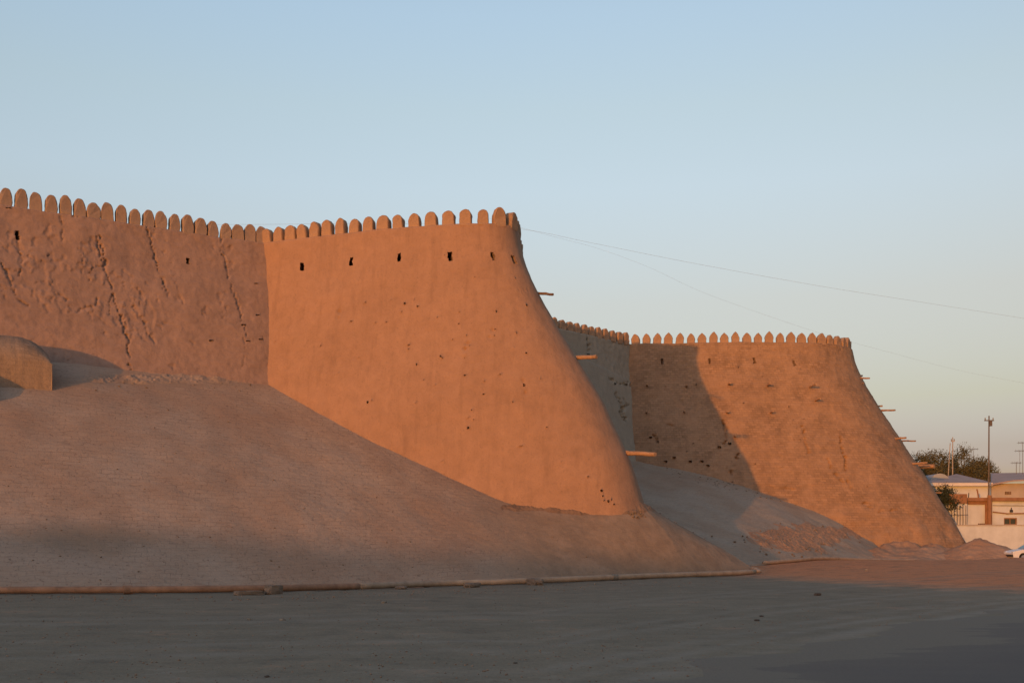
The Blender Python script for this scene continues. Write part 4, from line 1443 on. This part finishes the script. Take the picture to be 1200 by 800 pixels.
side_glass([(-.82, .98), (-.28, 1.32), (-.02, 1.36), (.12, 1.36), (.12, .98)])
side_glass([(.2, .98), (.2, 1.36), (.85, 1.37), (1.0, .98)])
side_glass([(1.08, .98), (.93, 1.36), (1.2, 1.33), (1.6, .98)])
MB().add([(-.955, -.66, .955), (-.34, -.58, 1.345), (-.34, .58, 1.345), (-.955, .66, .955)], [(0, 1, 2, 3)]) if False else None
mb = MB(); mb.add([(-.96, -.68, .965), (-.345, -.57, 1.35), (-.345, .57, 1.35), (-.96, .68, .965)], [(0, 1, 2, 3)])
o = mb.build('windscreen', M['glass'], car, (.015, 0, -.015))
for yy in (-.9, .9): MB().box((-.68, yy * .97, 1.0), (.12, .18, .12)).build('mirror', M['darkplastic'], car, bevel=.02)
for cx in (-1.22, 1.25):
    for yy in (-.70, .70):
        MB().tube([(cx, yy - .09, .29), (cx, yy + .09, .29)], .29, 24).build('tyre', M['rubber'], car)
        MB().tube([(cx, yy - .095, .29), (cx, yy + .095, .29)], .18, 18).build('rim', M['steel'], car)
for yy in (-.6, .6):
    MB().box((-1.97, yy, .66), (.1, .34, .15)).build('headlight', M['lens'], car, bevel=.02)
    MB().box((2.0, yy * 1.1, .75), (.08, .2, .2)).build('tail_light', M['browntrim'], car, bevel=.02)
MB().box((-2.0, 0, .42), (.14, 1.5, .18)).build('bumper', M['darkplastic'], car, bevel=.03)
MB().box((2.02, 0, .42), (.14, 1.5, .18)).build('bumper', M['darkplastic'], car, bevel=.03)
tr = MB()
for sgn in (-1, 1): tr.box((.1, sgn * (HW + .005), .55), (2.0, .02, .06))
tr.build('side_trim', M['darkplastic'], car)
hd = MB()
for sgn in (-1, 1):
    for x in (.0, .88): hd.box((x, sgn * (HW + .012), .84), (.16, .025, .035))
hd.build('handle', M['darkplastic'], car)

# ================================================================== light, sky, camera
w = bpy.data.worlds.new('World'); scene.world = w
w.use_nodes = True
nt = w.node_tree
bg = nt.nodes['Background']
sky = nt.nodes.new('ShaderNodeTexSky')
sky.sky_type = 'NISHITA'
sky.sun_disc = False
sky.sun_elevation = R(SUN_EL)
sky.sun_rotation = R(SUN_AZ)
sky.air_density = 1.0; sky.dust_density = 1.0; sky.ozone_density = 1.0
# the clear evening sky: tone of the air by height above the horizon
tc = nt.nodes.new('ShaderNodeTexCoord'); sp = nt.nodes.new('ShaderNodeSeparateXYZ')
nt.links.new(tc.outputs['Generated'], sp.inputs[0])
rp = nt.nodes.new('ShaderNodeValToRGB')
stops = [(0.0, (.31, .42, 1.70)), (.065, (.36, .41, 1.2)), (.085, (.37, .39, .86)), (.133, (.49, .485, .66)), (.224, (.70, .625, .71)), (.323, (.88, .83, .92)), (.388, (.945, .905, .955)),
         (.456, (.98, .98, 1.08)), (1.0, (1.05, 1.1, 1.35))]
e = rp.color_ramp.elements
while len(e) < len(stops): e.new(.5)
for i, (p, c) in enumerate(stops):
    e[i].position = p; e[i].color = tuple(v / 2 for v in c) + (1,)
nt.links.new(sp.outputs['Z'], rp.inputs['Fac'])
vm = nt.nodes.new('ShaderNodeVectorMath'); vm.operation = 'MULTIPLY'
nt.links.new(sky.outputs['Color'], vm.inputs[0]); nt.links.new(rp.outputs['Color'], vm.inputs[1])
sc_ = nt.nodes.new('ShaderNodeVectorMath'); sc_.operation = 'SCALE'; sc_.inputs['Scale'].default_value = 8.0
az = nt.nodes.new('ShaderNodeVectorMath'); az.operation = 'MULTIPLY_ADD'
cx_ = nt.nodes.new('ShaderNodeCombineXYZ')
for k in range(3): nt.links.new(sp.outputs['X'], cx_.inputs[k])
nt.links.new(cx_.outputs[0], az.inputs[0]); az.inputs[1].default_value = (-.22, -.27, -.30); az.inputs[2].default_value = (1, 1, 1)
va_ = nt.nodes.new('ShaderNodeVectorMath'); va_.operation = 'MULTIPLY'
nt.links.new(vm.outputs[0], va_.inputs[0]); nt.links.new(az.outputs[0], va_.inputs[1])
nt.links.new(va_.outputs[0], sc_.inputs[0])
nt.links.new(sc_.outputs[0], bg.inputs['Color'])
bg.inputs['Strength'].default_value = .15

sl = bpy.data.lights.new('sun', 'SUN')
sl.energy = 2.55; sl.angle = R(.53); sl.color = (1.0, .37, .06)
so_ = bpy.data.objects.new('sun', sl); COL.objects.link(so_)
tow = Vector((math.sin(R(SUN_AZ)) * math.cos(R(SUN_EL)), math.cos(R(SUN_AZ)) * math.cos(R(SUN_EL)), math.sin(R(SUN_EL))))
so_.rotation_euler = (-tow).to_track_quat('-Z', 'Y').to_euler()

cd = bpy.data.cameras.new('camera')
cd.sensor_width = 36; cd.lens = 36.0
cd.shift_y = (HY - 400) / 1200.0
cd.clip_start = .1; cd.clip_end = 6000
cam = bpy.data.objects.new('camera', cd); COL.objects.link(cam)
cam.location = (0, 0, EYE); cam.rotation_euler = (R(90), 0, 0)
scene.camera = cam

vs = scene.view_settings
vs.view_transform = 'Standard'; vs.look = 'None'; vs.gamma = 1; vs.use_curve_mapping = False
vs.exposure = 0.10
scene.cycles.max_bounces = 6; scene.cycles.diffuse_bounces = 3
scene.cycles.use_denoising = True
